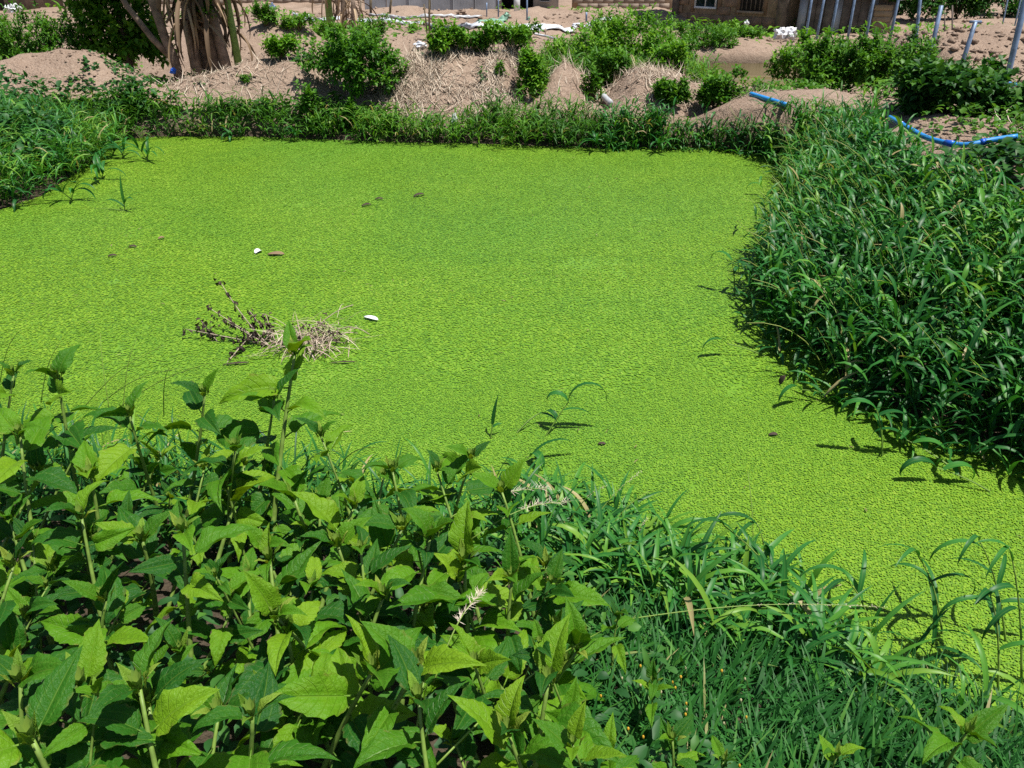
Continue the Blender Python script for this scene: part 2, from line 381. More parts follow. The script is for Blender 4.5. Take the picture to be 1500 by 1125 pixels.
# ------------------------------------------------------------------ the terrain
pond_px = [(165, 206), (250, 199), (400, 201), (560, 208), (700, 211), (850, 217), (1040, 216), (1130, 228), (1185, 258), (1185, 320), (1158, 380), (1150, 440),
           (1172, 490), (1222, 545), (1300, 592), (1410, 640), (1520, 680), (1700, 730), (2300, 850), (2300, 1250), (1500, 1075), (1400, 1040), (1290, 995), (1160, 930), (1000, 880), (880, 830),
           (760, 790), (620, 790), (480, 770), (300, 745), (120, 720), (-100, 700), (-500, 700), (-700, 480), (-500, 380), (-200, 330), (0, 308), (60, 288), (110, 255), (140, 228)]
POND = np.array([at(x, y, 0)[:2] for x, y in pond_px])
def seg_dist(P, A, B):
    d = B - A; t = np.clip(((P - A) @ d) / (d @ d), 0, 1)
    return np.linalg.norm(P - (A + t[:, None] * d), axis=1), t
def pond_d(P):
    """signed distance to the water's edge, + on land"""
    P = np.atleast_2d(np.asarray(P, dtype=float)); n = len(POND)
    d = np.full(len(P), 1e9); inside = np.zeros(len(P), bool)
    for i in range(n):
        A, B = POND[i], POND[(i + 1) % n]
        d = np.minimum(d, seg_dist(P, A, B)[0])
        c = ((A[1] > P[:, 1]) != (B[1] > P[:, 1]))
        with np.errstate(divide='ignore', invalid='ignore'):
            xi = (B[0] - A[0]) * (P[:, 1] - A[1]) / (B[1] - A[1] + 1e-12) + A[0]
        inside ^= c & (P[:, 0] < xi)
    return np.where(inside, -d, d)
# the spoil ridge thrown up round the pond: crest points (X, Y, height)
ridge_px = [(-500, 100, 12.0), (-200, 98, 12.2), (0, 96, 12.4), (50, 84, 12.6), (90, 80, 12.6), (140, 83, 12.6), (190, 108, 12.5), (232, 128, 12.4), (290, 108, 12.5), (360, 92, 12.6), (450, 86, 12.6), (500, 120, 12.6),
            (565, 116, 12.6), (600, 79, 12.6), (680, 74, 12.7), (755, 82, 12.6), (785, 138, 12.5), (825, 92, 12.4), (850, 112, 12.4), (880, 158, 12.2), (905, 124, 12.2), (935, 96, 12.2), (965, 102, 12.1),
            (1000, 125, 11.8), (1042, 166, 11.4), (1090, 142, 11.0), (1200, 131, 10.4), (1320, 142, 9.7), (1400, 165, 8.6), (1430, 186, 7.5), (1500, 240, 6.2)]
RIDGE = np.array([at_y(x, y, Y) for x, y, Y in ridge_px])
RIDGE = np.concatenate([RIDGE, [[4.9, 4.6, 0.8], [5.6, 3.0, 0.8], [6.5, 1.5, 0.8]]])
def smooth(a, b, x):
    t = np.clip((x - a) / (b - a), 0, 1); return t * t * (3 - 2 * t)
def vnoise(P, s, seed=0):
    """cheap smooth value noise in 2-D"""
    Q = P * s; i = np.floor(Q).astype(np.int64); f = Q - i; f = f * f * (3 - 2 * f)
    def h(a, b):
        x = (a * 374761393 + b * 668265263 + seed * 1442695041) & 0xffffffff
        x = ((x ^ (x >> 13)) * 1274126177) & 0xffffffff
        return ((x ^ (x >> 16)) & 0xffff) / 65535.0
    a, b = i[:, 0], i[:, 1]
    return (h(a, b) * (1 - f[:, 0]) + h(a + 1, b) * f[:, 0]) * (1 - f[:, 1]) + (h(a, b + 1) * (1 - f[:, 0]) + h(a + 1, b + 1) * f[:, 0]) * f[:, 1] - 0.5
far_mounds = [(60, 20, 24, 0.7, 3.0, 1.2), (390, 30, 17.5, 0.45, 1.6, 1.0), (440, 62, 16.0, 0.35, 1.2, 0.8), (330, 25, 22, 0.45, 3.0, 1.5), (600, 52, 19, 0.25, 2.0, 1.0), (680, 14, 33, 0.75, 1.6, 1.2), (590, 10, 33, 0.7, 1.5, 1.0),
              (790, 12, 32, 0.75, 1.4, 1.0), (870, 18, 30, 0.6, 2.0, 1.0), (960, 12, 28, 0.6, 2.0, 1.0), (795, 62, 18.5, 0.35, 0.8, 0.6), (1080, 62, 21, 0.35, 0.9, 0.6), (1450, 42, 17.5, 0.95, 3.0, 2.0), (1340, 60, 22, 0.5, 2.0, 1.2), (1250, 60, 20, 0.4, 2.0, 1.0), (760, 30, 25, 0.4, 2, 1)]
FM = [(at_y(x, y, Y)[0], Y, max(0.25, min(1.25, at_y(x, y, Y)[2])), sx, sy) for x, y, Y, _, sx, sy in far_mounds]
MUD = (5.3, 17.0, 2.5, 2.2)   # the second, muddy pond: centre and half sizes
def H(P):
    P = np.atleast_2d(np.asarray(P, dtype=float))
    d = pond_d(P)
    near = (P[:, 1] < 5) & (P[:, 0] < 3.5)
    land = np.where(near, 0.20 * smooth(0.0, 0.6, d) + 0.28 * smooth(0.5, 1.7, d), 0.30 * smooth(0.0, 1.0, d)) + 0.015
    rd = np.full(len(P), 1e9); rz = np.zeros(len(P))
    for i in range(len(RIDGE) - 1):
        dd, t = seg_dist(P, RIDGE[i, :2], RIDGE[i + 1, :2])
        z = RIDGE[i, 2] * (1 - t) + RIDGE[i + 1, 2] * t
        k = dd < rd; rd = np.where(k, dd, rd); rz = np.where(k, z, rz)
    prof = np.exp(-(rd / np.where(P[:, 1] > 12.6, 0.75, 0.95)) ** 2.4)
    land = np.maximum(land, land * (1 - prof) + rz * prof)
    for x, y, z, sx, sy in FM:
        g = np.exp(-((P[:, 0] - x) / sx) ** 2 - ((P[:, 1] - y) / sy) ** 2)
        land = np.maximum(land, land * (1 - g) + z * g)
    mx = np.maximum(np.abs(P[:, 0] - MUD[0]) / MUD[2], np.abs(P[:, 1] - MUD[1]) / MUD[3])
    land = np.where(mx < 1.25, -0.25 + (land + 0.25) * smooth(0.95, 1.25, mx), land)
    amp = smooth(0.3, 1.5, d)
    land = land + amp * ((0.10 + 0.10 * (P[:, 1] > 14)) * vnoise(P, 1.1, 1) * (P[:, 1] > 9) + (0.06 + 0.05 * (P[:, 1] > 12)) * vnoise(P, 3.1, 2) + 0.05 * vnoise(P, 8.0, 3))
    return np.where(d < 0, -0.55 * smooth(0, 0.5, -d) + 0.015, land)
def gz(x, y): return float(H([[x, y]])[0])
def ground_hit(px, py, ymax=60, lift=0.0):
    d = ray(px, py); ys = np.concatenate([np.arange(0.6, 16, 0.06), np.arange(16, ymax, 0.2)])
    k = ys / d.y; P = np.stack([d.x * k, ys], 1); z = CAMH + d.z * k
    h = H(P); i = np.argmax(z <= h + lift)
    if z[i] > h[i] + lift: i = len(ys) - 1
    return Vector((P[i, 0], P[i, 1], float(h[i])))

xs = np.concatenate([np.linspace(-400, -16, 22)[:-1], np.arange(-16, -9, 0.25), np.arange(-9, 9, 0.11), np.arange(9, 16, 0.25), np.linspace(16, 400, 22)])
ys = np.concatenate([np.linspace(-60, -2, 8)[:-1], np.arange(-2, 0.6, 0.2), np.arange(0.6, 14, 0.10), np.arange(14, 40, 0.22), np.linspace(40, 900, 28)])
GX, GY = np.meshgrid(xs, ys); PG = np.stack([GX.ravel(), GY.ravel()], 1)
HZ = H(PG)
nx, ny = len(xs), len(ys)
i0 = (np.arange(ny - 1)[:, None] * nx + np.arange(nx - 1)[None]).ravel()
ground = obj('ground', mesh_np('ground', np.column_stack([PG, HZ]), np.stack([i0, i0 + 1, i0 + 1 + nx, i0 + nx], -1), None, M['soil']))
tag(ground, 'bare pinkish brown earth heaped in spoil ridges around the pond', 'ground', kind='structure')
# pond water sheet
Vw = np.column_stack([POND, np.full(len(POND), 0.006)])
cw = Vw.mean(0, keepdims=True)
import bmesh
bm = bmesh.new(); vs = [bm.verts.new(v) for v in Vw]; bm.faces.new(vs); bmesh.ops.triangulate(bm, faces=bm.faces[:])
me = bpy.data.meshes.new('pond_water'); bm.to_mesh(me); bm.free(); me.materials.append(M['pondwater'])
pw = obj('pond_water', me); tag(pw, 'still dark pond water beneath the floating green weed', 'water', kind='structure')
V, F, T = box(MUD[0] - MUD[2] * 1.3, MUD[0] + MUD[2] * 1.3, MUD[1] - MUD[3] * 1.3, MUD[1] + MUD[3] * 1.3, -0.12, 0.10)
mw = obj('muddy_pond_water', mesh_np('muddy_pond_water', V, F, T, M['mudwater'], False)); tag(mw, 'brown muddy water of the second pond below the house', 'water', kind='structure')

# ------------------------------------------------------------------ duckweed: one floating mat of small fronds
def in_view(P, z=0.0, m=0.35):
    zc = P[:, 1] * CP + (CAMH - z) * SP
    up = P[:, 1] * SP + (z - CAMH) * CP
    u = P[:, 0] / zc; v = up / zc
    return (zc > 0.3) & (np.abs(u) < 750 / FPX + m / zc * 2 + 0.03) & (v < 0.52) & (v > -0.52 - m / zc)
def duckweed():
    Pl = []; Sl = []
    for s, y0, y1 in ((0.0088, 1.2, 4.5), (0.0156, 3.7, 11.8)):
        X, Y = np.meshgrid(np.arange(-8.5, 5.0, s), np.arange(y0, y1, s)); P = np.stack([X.ravel(), Y.ravel()], 1)
        P = P[in_view(P)]
        P += rng.uniform(-0.6, 0.6, P.shape) * s
        k = 4.1 + 0.8 * vnoise(P, 3.0, 9) + rng.normal(0, .12, len(P))
        P = P[(P[:, 1] < k) if y0 < 2 else (P[:, 1] >= k)]
        P = P[pond_d(P) < -0.01]; Pl.append(P); Sl.append(np.full(len(P), s))
    P = np.concatenate(Pl); S = np.concatenate(Sl)
    # a few thin patches
    thin = vnoise(P, 2.3, 11) + 0.6 * vnoise(P, 6.0, 12)
    k = rng.random(len(P)) > np.clip((thin - 0.36) * 2.2, 0, 0.6); P = P[k]; S = S[k]
    n = len(P)
    th = rng.uniform(0, 2 * math.pi, n); sz = rng.uniform(0.58, 0.92, n) * S; asp = rng.uniform(0.55, 0.9, n)
    tx, ty = rng.normal(0, 0.09, n), rng.normal(0, 0.09, n)
    ang = th[:, None] + np.array([0, math.pi / 2, math.pi, 1.5 * math.pi])[None]
    rr = sz[:, None] * np.stack([np.ones(n), asp, np.ones(n), asp], 1)
    dx, dy = np.cos(ang) * rr, np.sin(ang) * rr
    V = np.stack([P[:, :1] + dx, P[:, 1:] + dy, 0.010 + rng.uniform(0, 0.002, n)[:, None] + dx * tx[:, None] + dy * ty[:, None]], -1).reshape(-1, 3)
    F = np.arange(n * 4).reshape(-1, 4)
    r = np.repeat(rng.random(n), 4)
    me = mesh_np('duckweed', V, F, np.stack([r, r, r], 1), M['duckweed'], False)
    o = obj('duckweed', me); tag(o, 'bright yellow green floating duckweed covering the whole pond', 'duckweed', kind='stuff')
    return n
# ------------------------------------------------------------------ grass on the banks
def scatter(n, x0, x1, y0, y1, keep):
    P = np.stack([rng.uniform(x0, x1, n), rng.uniform(y0, y1, n)], 1)
    P = P[in_view(P, 0.3, 0.8)]
    return P[keep(P)]
n_frond = duckweed()
P = scatter(2600, -8, 4.5, 1.4, 11.2, lambda P: (pond_d(P) < -.03) & (rng.random(len(P)) < np.clip(.12 + 1.1 * np.maximum(vnoise(P, .9, 15), 0) + .8 * np.exp(pond_d(P) / .2), 0, 1)))
n = len(P)
db = blades(np.column_stack([P, np.full(n, .02)]), rng.uniform(0, 6.28, n), rng.normal(.02, .1, n), rng.normal(0, .2, n), rng.uniform(.008, .05, n), rng.uniform(.002, .008, n), 2, .3, None, 3, rng.random(n) ** 2)
o = obj('pond_litter', mesh_np('pond_litter', *db, M['dryleaf'])); tag(o, 'small brown flecks of litter scattered on the floating weed', 'litter', kind='stuff')

def reed_grass(P, hmin, hmax, nleaf, segs, Lr, Wr, matname, name, label, lean=None, stemr=0.0028, droop=(1.0, 2.3), el0=(70, 88), tint_shift=0.0, dry=0.018):
    n = len(P); B = np.column_stack([P, np.maximum(H(P), -0.02) - 0.01])
    az = rng.uniform(0, 2 * math.pi, n)
    if lean is not None:
        k = rng.random(n) < 0.6; az = np.where(k, lean(P) + rng.normal(0, 0.8, n), az)
    h = rng.uniform(hmin, hmax, n); el = np.radians(rng.uniform(*el0, n)); dr = rng.uniform(0.1, 0.75, n)
    rn = np.clip(rng.normal(0.45 + tint_shift, 0.22, n) + 0.5 * vnoise(P, 1.3, 5), 0, .9)
    sm, C = stems(B, az, el, dr, h, np.full(n, stemr), segs=4, rnd=rn)
    parts = []
    k = C.shape[1] - 1
    for j in range(nleaf):
        f = np.clip((0.22 + 0.78 * (j + 0.5) / nleaf + rng.normal(0, 0.05, n)), 0.05, 0.999) * k
        i = np.floor(f).astype(int); fr = (f - i)[:, None]
        Q = C[np.arange(n), i] * (1 - fr) + C[np.arange(n), np.minimum(i + 1, k)] * fr
        la = az + math.pi / 2 + (j % 2) * math.pi + rng.normal(0, 0.75, n)
        sc = 0.75 + 0.5 * math.sin(math.pi * (j + 0.7) / (nleaf + 0.6))
        L = rng.uniform(*Lr, n) * sc; W = rng.uniform(*Wr, n)
        parts.append(blades(Q, la, np.radians(rng.uniform(38, 82, n)), rng.uniform(*droop, n), L, W, segs, 0.28, rng.normal(0, 0.6, n), 3, np.where(rng.random(n) < dry, 1.0, np.clip(rn + rng.normal(0, 0.17, n), 0, .94))))
    V, F, T = merge([sm] + parts)
    o = obj(name, mesh_np(name, V, F, T, M[matname])); tag(o, label, 'grass', kind='stuff')
    return o
# right bank
def proj(P, z):
    zc = P[:, 1] * CP + (CAMH - z) * SP; up = P[:, 1] * SP + (z - CAMH) * CP
    return CXP + FPX * P[:, 0] / zc, CYP - FPX * up / zc
def upper_edge(P, xs_, ys_, hh):       # land on the pond side of the line where the tall grass stops
    px, py = proj(P, H(P) + hh); return py > np.interp(px, xs_, ys_) + 14 * vnoise(P, 2.0, 77)
RG = ([1040, 1100, 1200, 1290, 1340, 1400, 1450, 1500, 1600], [156, 142, 152, 172, 206, 240, 268, 295, 340])
def keep_r(P):
    d = pond_d(P); den = np.where(d < 0, np.exp(d / 0.10), 1.0) * np.where(P[:, 1] > 9.4, 0.75, 1) * 1.0 
    return upper_edge(P, RG[0], RG[1], 0.36) & (rng.random(len(P)) < den) & (d > -0.28) & (P[:, 1] > 2.9 - 0.0 * P[:, 0])
P = scatter(14500, 1.2, 6.2, 3.0, 11.2, keep_r)
reed_grass(P, 0.24, 0.58, 6, 4, (0.11, 0.23), (0.015, 0.031), 'grass', 'bank_grass', 'tall arching dark green grass crowding the right bank', lean=lambda P: np.full(len(P), math.radians(200)), el0=(78, 90), droop=(0.6, 2.3))
FG = ([0, 250, 450, 520, 600, 680, 740, 820, 900, 1000, 1040, 1090, 1140], [134, 136, 144, 154, 162, 150, 140, 144, 158, 166, 164, 148, 138])
# far bank
def keep_f(P):
    d = pond_d(P); w = 0.75 + 0.7 * smooth(1.8, 2.6, P[:, 0]) + 0.5 * vnoise(P, 0.9, 8)
    return (d > -0.22) & (d < w) & (rng.random(len(P)) < np.where(d < -.05, 0.35, 1)) & (P[:, 1] > 9.0) & upper_edge(P, FG[0], FG[1], 0.28)
P = scatter(12500, -9, 4.6, 9.0, 12.4, keep_f)
reed_grass(P, 0.14, 0.42, 5, 3, (0.14, 0.26), (0.013, 0.024), 'grass_far', 'far_bank_grass', 'fringe of grass along the far edge of the pond', lean=lambda P: np.full(len(P), math.radians(-95)), tint_shift=0.08)
# left bank
def keep_l(P):
    d = pond_d(P); return (d > -0.22) & (d < 1.7) & (rng.random(len(P)) < np.where(d < 0, np.exp(d / 0.08), 0.9))
P = scatter(5200, -10, -4.2, 5.5, 10.6, keep_l)
reed_grass(P, 0.22, 0.5, 5, 4, (0.18, 0.32), (0.012, 0.022), 'grass', 'left_bank_grass', 'arching grass at the left edge of the pond', lean=lambda P: np.full(len(P), math.radians(-20)), tint_shift=0.15)
# near bank: broad blades at the water's edge
def keep_n(P):
    d = pond_d(P); return (d > -0.14) & (d < 0.55) & (P[:, 1] < 4.4)
P = scatter(6500, 0.05, 2.6, 1.4, 3.2, lambda P: keep_n(P) & (pond_d(P) < .34) & (rng.random(len(P)) < 0.6 * np.clip(1.25 - 0.95 * P[:, 0], 0.035, 1)))
reed_grass(P, 0.06, 0.24, 5, 6, (0.13, 0.26), (0.013, 0.024), 'grass', 'near_bank_grass', 'glossy broad bladed grass at the near water edge', lean=lambda P: np.full(len(P), math.radians(60)), droop=(0.8, 2.0), tint_shift=0.05)
P = scatter(1500, -3.6, 0.1, 1.6, 4.2, keep_n)
reed_grass(P, 0.12, 0.34, 5, 6, (0.14, 0.28), (0.008, 0.015), 'grass', 'edge_grass', 'grass at the near water edge behind the broad leaved weeds', lean=lambda P: np.full(len(P), math.radians(40)), droop=(0.6, 1.8))
# near bank: fine turf, lower right
def keep_t(P): 
    d = pond_d(P); return (d > 0.02) & (P[:, 0] > 0.05 + 0.18 * (P[:, 1] - 1.2)) & (P[:, 1] < 2.6)
P = scatter(17000, -0.1, 2.6, 0.75, 2.4, keep_t)
n = len(P); B = np.column_stack([P, H(P) - 0.01])
tuft = np.floor(P * 9).sum(1) * 1.7 + 4 * vnoise(P, 3.0, 3)
fine = blades(B, 0.9 + 1.3 * np.sin(tuft) + rng.normal(0, 0.8, n), np.radians(rng.uniform(45, 85, n)), rng.uniform(0.3, 1.7, n), rng.uniform(0.07, 0.25, n), 0.004 + 0.011 * rng.random(n) ** 1.6, 5, 0.2, None, 2, np.clip(rng.normal(0.45, 0.25, n) + 0.5 * vnoise(P, 4, 4), 0, 1))
o = obj('fine_turf', mesh_np('fine_turf', *fine, M['grass_fine'])); tag(o, 'fine bluish green turf on the near bank at the lower right', 'grass', kind='stuff')
P = scatter(2600, 1.2, 4.2, 2.8, 10.6, lambda P: (pond_d(P) > -.30) & (pond_d(P) < .06) & (rng.random(len(P)) < .55 + vnoise(P, 2.5, 14)))
reed_grass(P, 0.05, 0.22, 5, 5, (0.14, 0.26), (0.014, 0.026), 'grass', 'water_edge_grass', 'low grass leaning out over the weed along the right bank', dry=.01, lean=lambda P: np.full(len(P), math.radians(205)), el0=(35, 75), tint_shift=0.08)
# pale seeding culms over the right and left banks
P = np.concatenate([scatter(1500, 1.3, 5.0, 3.2, 10.5, lambda P: (pond_d(P) > -0.1) & upper_edge(P, RG[0], RG[1], 0.5)), scatter(150, -9, -4.4, 6, 10, lambda P: (pond_d(P) > -0.1) & (pond_d(P) < 1.4))])
n = len(P); B = np.column_stack([P, H(P)])
sm, _ = stems(B, np.where(P[:, 0] > 0, math.radians(165), math.radians(10)) + rng.normal(0, 0.6, n), np.radians(rng.uniform(62, 85, n)), rng.uniform(0.2, 1.3, n), rng.uniform(0.45, 0.78, n), np.full(n, 0.0042), 7)
o = obj('seeding_grass_culms', mesh_np('seeding_grass_culms', *sm, M['culm'])); tag(o, 'thin yellowish seeding culms arching above the bank grass', 'grass', kind='stuff')

# ------------------------------------------------------------------ creeping leaves on the banks
def leaf_cloud(Q, Nrm, L, W, matkey, segs=2, droopr=(0.2, 0.9), wexp=(0.55, 0.8), spread=0.9, rnd=None):
    """broad leaves at points Q pointing roughly along Nrm"""
    n = len(Q); D = Nrm + rng.normal(0, spread * 0.5, (n, 3)); D /= np.linalg.norm(D, axis=1)[:, None]
    az = np.arctan2(D[:, 1], D[:, 0]); el = np.arcsin(np.clip(D[:, 2], -1, 1))
    return blades(Q, az, el, rng.uniform(*droopr, n), L, W, segs, 0.3, rng.normal(0, 0.35, n), 3, rnd, wexp)
def creeper(P, hmax, L, W, matkey, name, label, cat='creeper'):
    n = len(P); z = H(P) + rng.uniform(0.0, 1, n) ** 0.7 * hmax * (0.45 + 1.1 * np.clip(vnoise(P, 1.4, 21) + 0.5, 0, 1))
    Q = np.column_stack([P, z]); a = rng.uniform(0, 2 * math.pi, n)
    D = np.column_stack([np.cos(a), np.sin(a), rng.uniform(-0.1, 1.0, n)])
    me = leaf_cloud(Q, D, rng.uniform(*L, n), rng.uniform(*W, n), matkey, 3, (0.3, 1.3), rnd=np.clip(rng.normal(0.45, 0.22, n) + 0.6 * vnoise(P, 2.0, 22), 0, 1))
    o = obj(name, mesh_np(name, *me, M[matkey])); tag(o, label, cat, kind='stuff'); return o
P = scatter(17000, -10, -3.6, 7.5, 12.4, lambda P: (pond_d(P) > 0.12) & upper_edge(P, [-300, 0, 120, 230, 300, 450], [108, 120, 124, 130, 150, 160], 0.2) & (vnoise(P, 1.1, 31) > -0.32))
creeper(P, 0.40, (0.07, 0.13), (0.05, 0.085), 'creeper', 'left_bank_creeper', 'dense dark creeper covering the left far bank')
P = scatter(11000, -6.0, -1.6, 10.4, 12.4, lambda P: (pond_d(P) > 0.15) & (pond_d(P) < 1.4 + 0.5 * vnoise(P, 1.5, 41)) & upper_edge(P, [200, 300, 450, 700], [132, 142, 144, 158], .15))
creeper(P, 0.26, (0.06, 0.11), (0.04, 0.07), 'bush_mid', 'far_bank_creeper', 'leafy creeper behind the grass on the far bank')
P = scatter(15000, 2.6, 7.2, 3.0, 8.6, lambda P: ~upper_edge(P, RG[0], RG[1], 0.3) & (proj(P, H(P))[1] > 222) & (vnoise(P, 1.6, 52) > -0.18) & ~((P[:, 1] > 7.0) & (P[:, 0] < 4.9) & (pond_d(P) > 2.2)))
creeper(P, 0.22, (0.06, 0.11), (0.05, 0.085), 'bush_dark', 'right_bank_creeper', 'dark leafy creeper behind the grass at the right edge')
P = scatter(6000, 2.6, 6.6, 7.0, 11.6, lambda P: (vnoise(P, 1.5, 93) + .4 * vnoise(P, 5, 94) > 0.04) & (pond_d(P) > .9))
creeper(P, 0.16, (0.05, 0.09), (0.03, 0.06), 'bush_mid', 'spoil_weeds', 'low weeds creeping over the bare earth right of the pond', 'weeds')
P = scatter(12000, -8.5, 3.2, 11.3, 13.2, lambda P: (vnoise(P, 1.6, 91) + .4 * vnoise(P, 5, 92) > np.where(P[:, 0] < -2, .27, .36)) & (pond_d(P) > .5))
creeper(P, 0.05, (0.04, 0.08), (0.03, 0.06), 'creeper', 'ridge_weeds', 'small patches of weeds creeping over the bare left ridge', 'weeds')
P = scatter(5200, -8.0, 6.0, 13.2, 17.5, lambda P: vnoise(P, 0.5, 61) > 0.17)
creeper(P, 0.16, (0.06, 0.12), (0.04, 0.08), 'bush_bright', 'field_weeds', 'low scattered weeds over the bare field behind the ridge', 'weeds')
P = scatter(9000, -16.0, 14.0, 20, 36, lambda P: vnoise(P, 0.33, 62) > 0.17)
creeper(P, 0.22, (0.14, 0.26), (0.06, 0.12), 'bush_bright', 'far_field_weeds', 'low green weeds far out on the bare field', 'weeds')
P = scatter(1200, 0.6, 3.3, 13.0, 16.5, lambda P: vnoise(P, 0.8, 63) > -0.2)
reed_grass(P, 0.2, 0.5, 5, 3, (0.2, 0.36), (0.014, 0.026), 'grass_far', 'field_grass', 'grassy patch behind the pointed earth mound', tint_shift=0.15)

# straw lying over the middle ridge, clods on the soil
def ridge_pts(n, x0, x1, w):
    P = np.stack([rng.uniform(x0, x1, n), 12.0 + rng.normal(0, w, n)], 1); return P[(pond_d(P) > 0.45)]
P = np.concatenate([ridge_pts(15000, -2.0, 0.2, 0.65), ridge_pts(8000, 0.2, 3.4, 0.6), ridge_pts(2500, -5.5, -2.0, 0.6), scatter(1500, 3.6, 5.2, 6.4, 8.4, lambda P: pond_d(P) > 1.6)])
P = P[rng.random(len(P)) < np.clip(1.9 * (vnoise(P, 1.9, 71) + .6 * vnoise(P, 5.0, 72) + 0.22 + 0.16 * (P[:, 0] < 0.2)), 0.06, 1)]
n = len(P); e = 0.06
gx_ = (H(P + [e, 0]) - H(P - [e, 0])) / (2 * e); gy_ = (H(P + [0, e]) - H(P - [0, e])) / (2 * e)
az = rng.uniform(0, 2 * math.pi, n)
el = np.arctan(gx_ * np.cos(az) + gy_ * np.sin(az)) + rng.normal(0.06, 0.16, n)
st = blades(np.column_stack([P, H(P) + rng.uniform(0.0, 0.03, n)]), az, el, rng.normal(0.1, 0.6, n), rng.uniform(0.05, 0.36, n), rng.uniform(0.003, 0.012, n), 3, 0, None, 2, None, (.35, .75), 1.3, rng.normal(0, .8, n))
o = obj('dry_straw', mesh_np('dry_straw', *st, M['straw'])); tag(o, 'pale dry straw strewn over the middle earth ridge', 'straw', kind='stuff')
def clods(n, P, smin, smax, name, label):
    ico = np.array([[1, 0, 0], [-1, 0, 0], [0, 1, 0], [0, -1, 0], [0, 0, 1], [0, 0, -1]], dtype=float)
    f = np.array([[0, 2, 4], [2, 1, 4], [1, 3, 4], [3, 0, 4], [2, 0, 5], [1, 2, 5], [3, 1, 5], [0, 3, 5]])
    n = len(P); s = smin + (smax - smin) * rng.random(n) ** 3
    V = ico[None] * rng.uniform(0.35, 1.45, (n, 6, 1)) * s[:, None, None]; V[..., 2] *= 0.7
    a = rng.uniform(0, 6.28, n)[:, None]; x = V[..., 0] * np.cos(a) - V[..., 1] * np.sin(a); y = V[..., 0] * np.sin(a) + V[..., 1] * np.cos(a)
    V = np.stack([x + P[:, :1], y + P[:, 1:], V[..., 2] + (H(P) + s * 0.2)[:, None]], -1).reshape(-1, 3)
    F = (f[None] + (np.arange(n) * 6)[:, None, None]).reshape(-1, 3)
    o = obj(name, mesh_np(name, V, F, None, M['soil'], False)); tag(o, label, 'clods', kind='stuff')
P = scatter(13000, -10, 7, 11.0, 19, lambda P: (pond_d(P) > 0.5) & (vnoise(P, 1.3, 83) + .5 * vnoise(P, 4, 84) > -.12)); P = np.concatenate([P, scatter(3500, 2.4, 6.2, 7.0, 11.0, lambda P: pond_d(P) > .8)]); clods(0, P, 0.006, 0.034, 'soil_clods', 'loose clods of earth on the spoil ridges')
P = np.concatenate([scatter(5000, -20, 18, 19, 36, lambda P: vnoise(P, 0.4, 81) > -0.1), scatter(5000, 6.5, 16, 12.5, 22, lambda P: vnoise(P, 1.2, 82) > -0.15)]); clods(0, P, 0.02, 0.12, 'field_clods', 'lumps of dug earth across the far field')

# ------------------------------------------------------------------ bushes and trees
def crown_mesh(centers, radii, n_tip, leaves_per, L, W, segs=2, up=0.45, bottom=-0.6):
    """leaf sprigs filling a union of ellipsoids given in local space"""
    centers = np.array(centers, dtype=float); radii = np.array(radii, dtype=float)
    vol = radii.prod(1) ** 0.7; pick = rng.choice(len(centers), n_tip, p=vol / vol.sum())
    D = rng.normal(0, 1, (n_tip, 3)); D /= np.linalg.norm(D, axis=1)[:, None]; D[:, 2] = np.where(D[:, 2] < bottom, -D[:, 2], D[:, 2])
    rad = (0.35 + 0.65 * rng.random(n_tip) ** 0.45) * rng.uniform(0.82, 1.16, n_tip)
    tips = centers[pick] + D * radii[pick] * rad[:, None]
    dirs = D * np.array([1, 1, 0.7]) + np.array([0, 0, up]) + rng.normal(0, 0.25, (n_tip, 3)); dirs /= np.linalg.norm(dirs, axis=1)[:, None]
    k = leaves_per; n = n_tip * k
    s = np.tile(np.linspace(0, 1, k), n_tip); ip = np.repeat(np.arange(n_tip), k)
    span = L * 1.9
    Q = tips[ip] - dirs[ip] * ((1 - s) * span)[:, None]
    th = np.tile(np.arange(k) * 2.4, n_tip) + np.repeat(rng.uniform(0, 6.28, n_tip), k)
    ref = np.cross(dirs[ip], [0.31, 0.2, 0.93]); ref /= np.linalg.norm(ref, axis=1)[:, None]; bi = np.cross(dirs[ip], ref)
    out = ref * np.cos(th)[:, None] + bi * np.sin(th)[:, None] + dirs[ip] * (0.25 + 0.8 * s)[:, None] + np.array([0, 0, 0.15])
    rn = np.clip(np.repeat(rng.normal(0.42, 0.2, n_tip), k) + s * 0.18 + rng.normal(0, 0.13, n), 0, 1)
    me = leaf_cloud(Q, out, rng.uniform(0.7, 1.2, n) * L, rng.uniform(0.75, 1.15, n) * W, None, segs, (0.2, 1.1), (0.6, 0.8), 0.5, rn)
    return me, tips
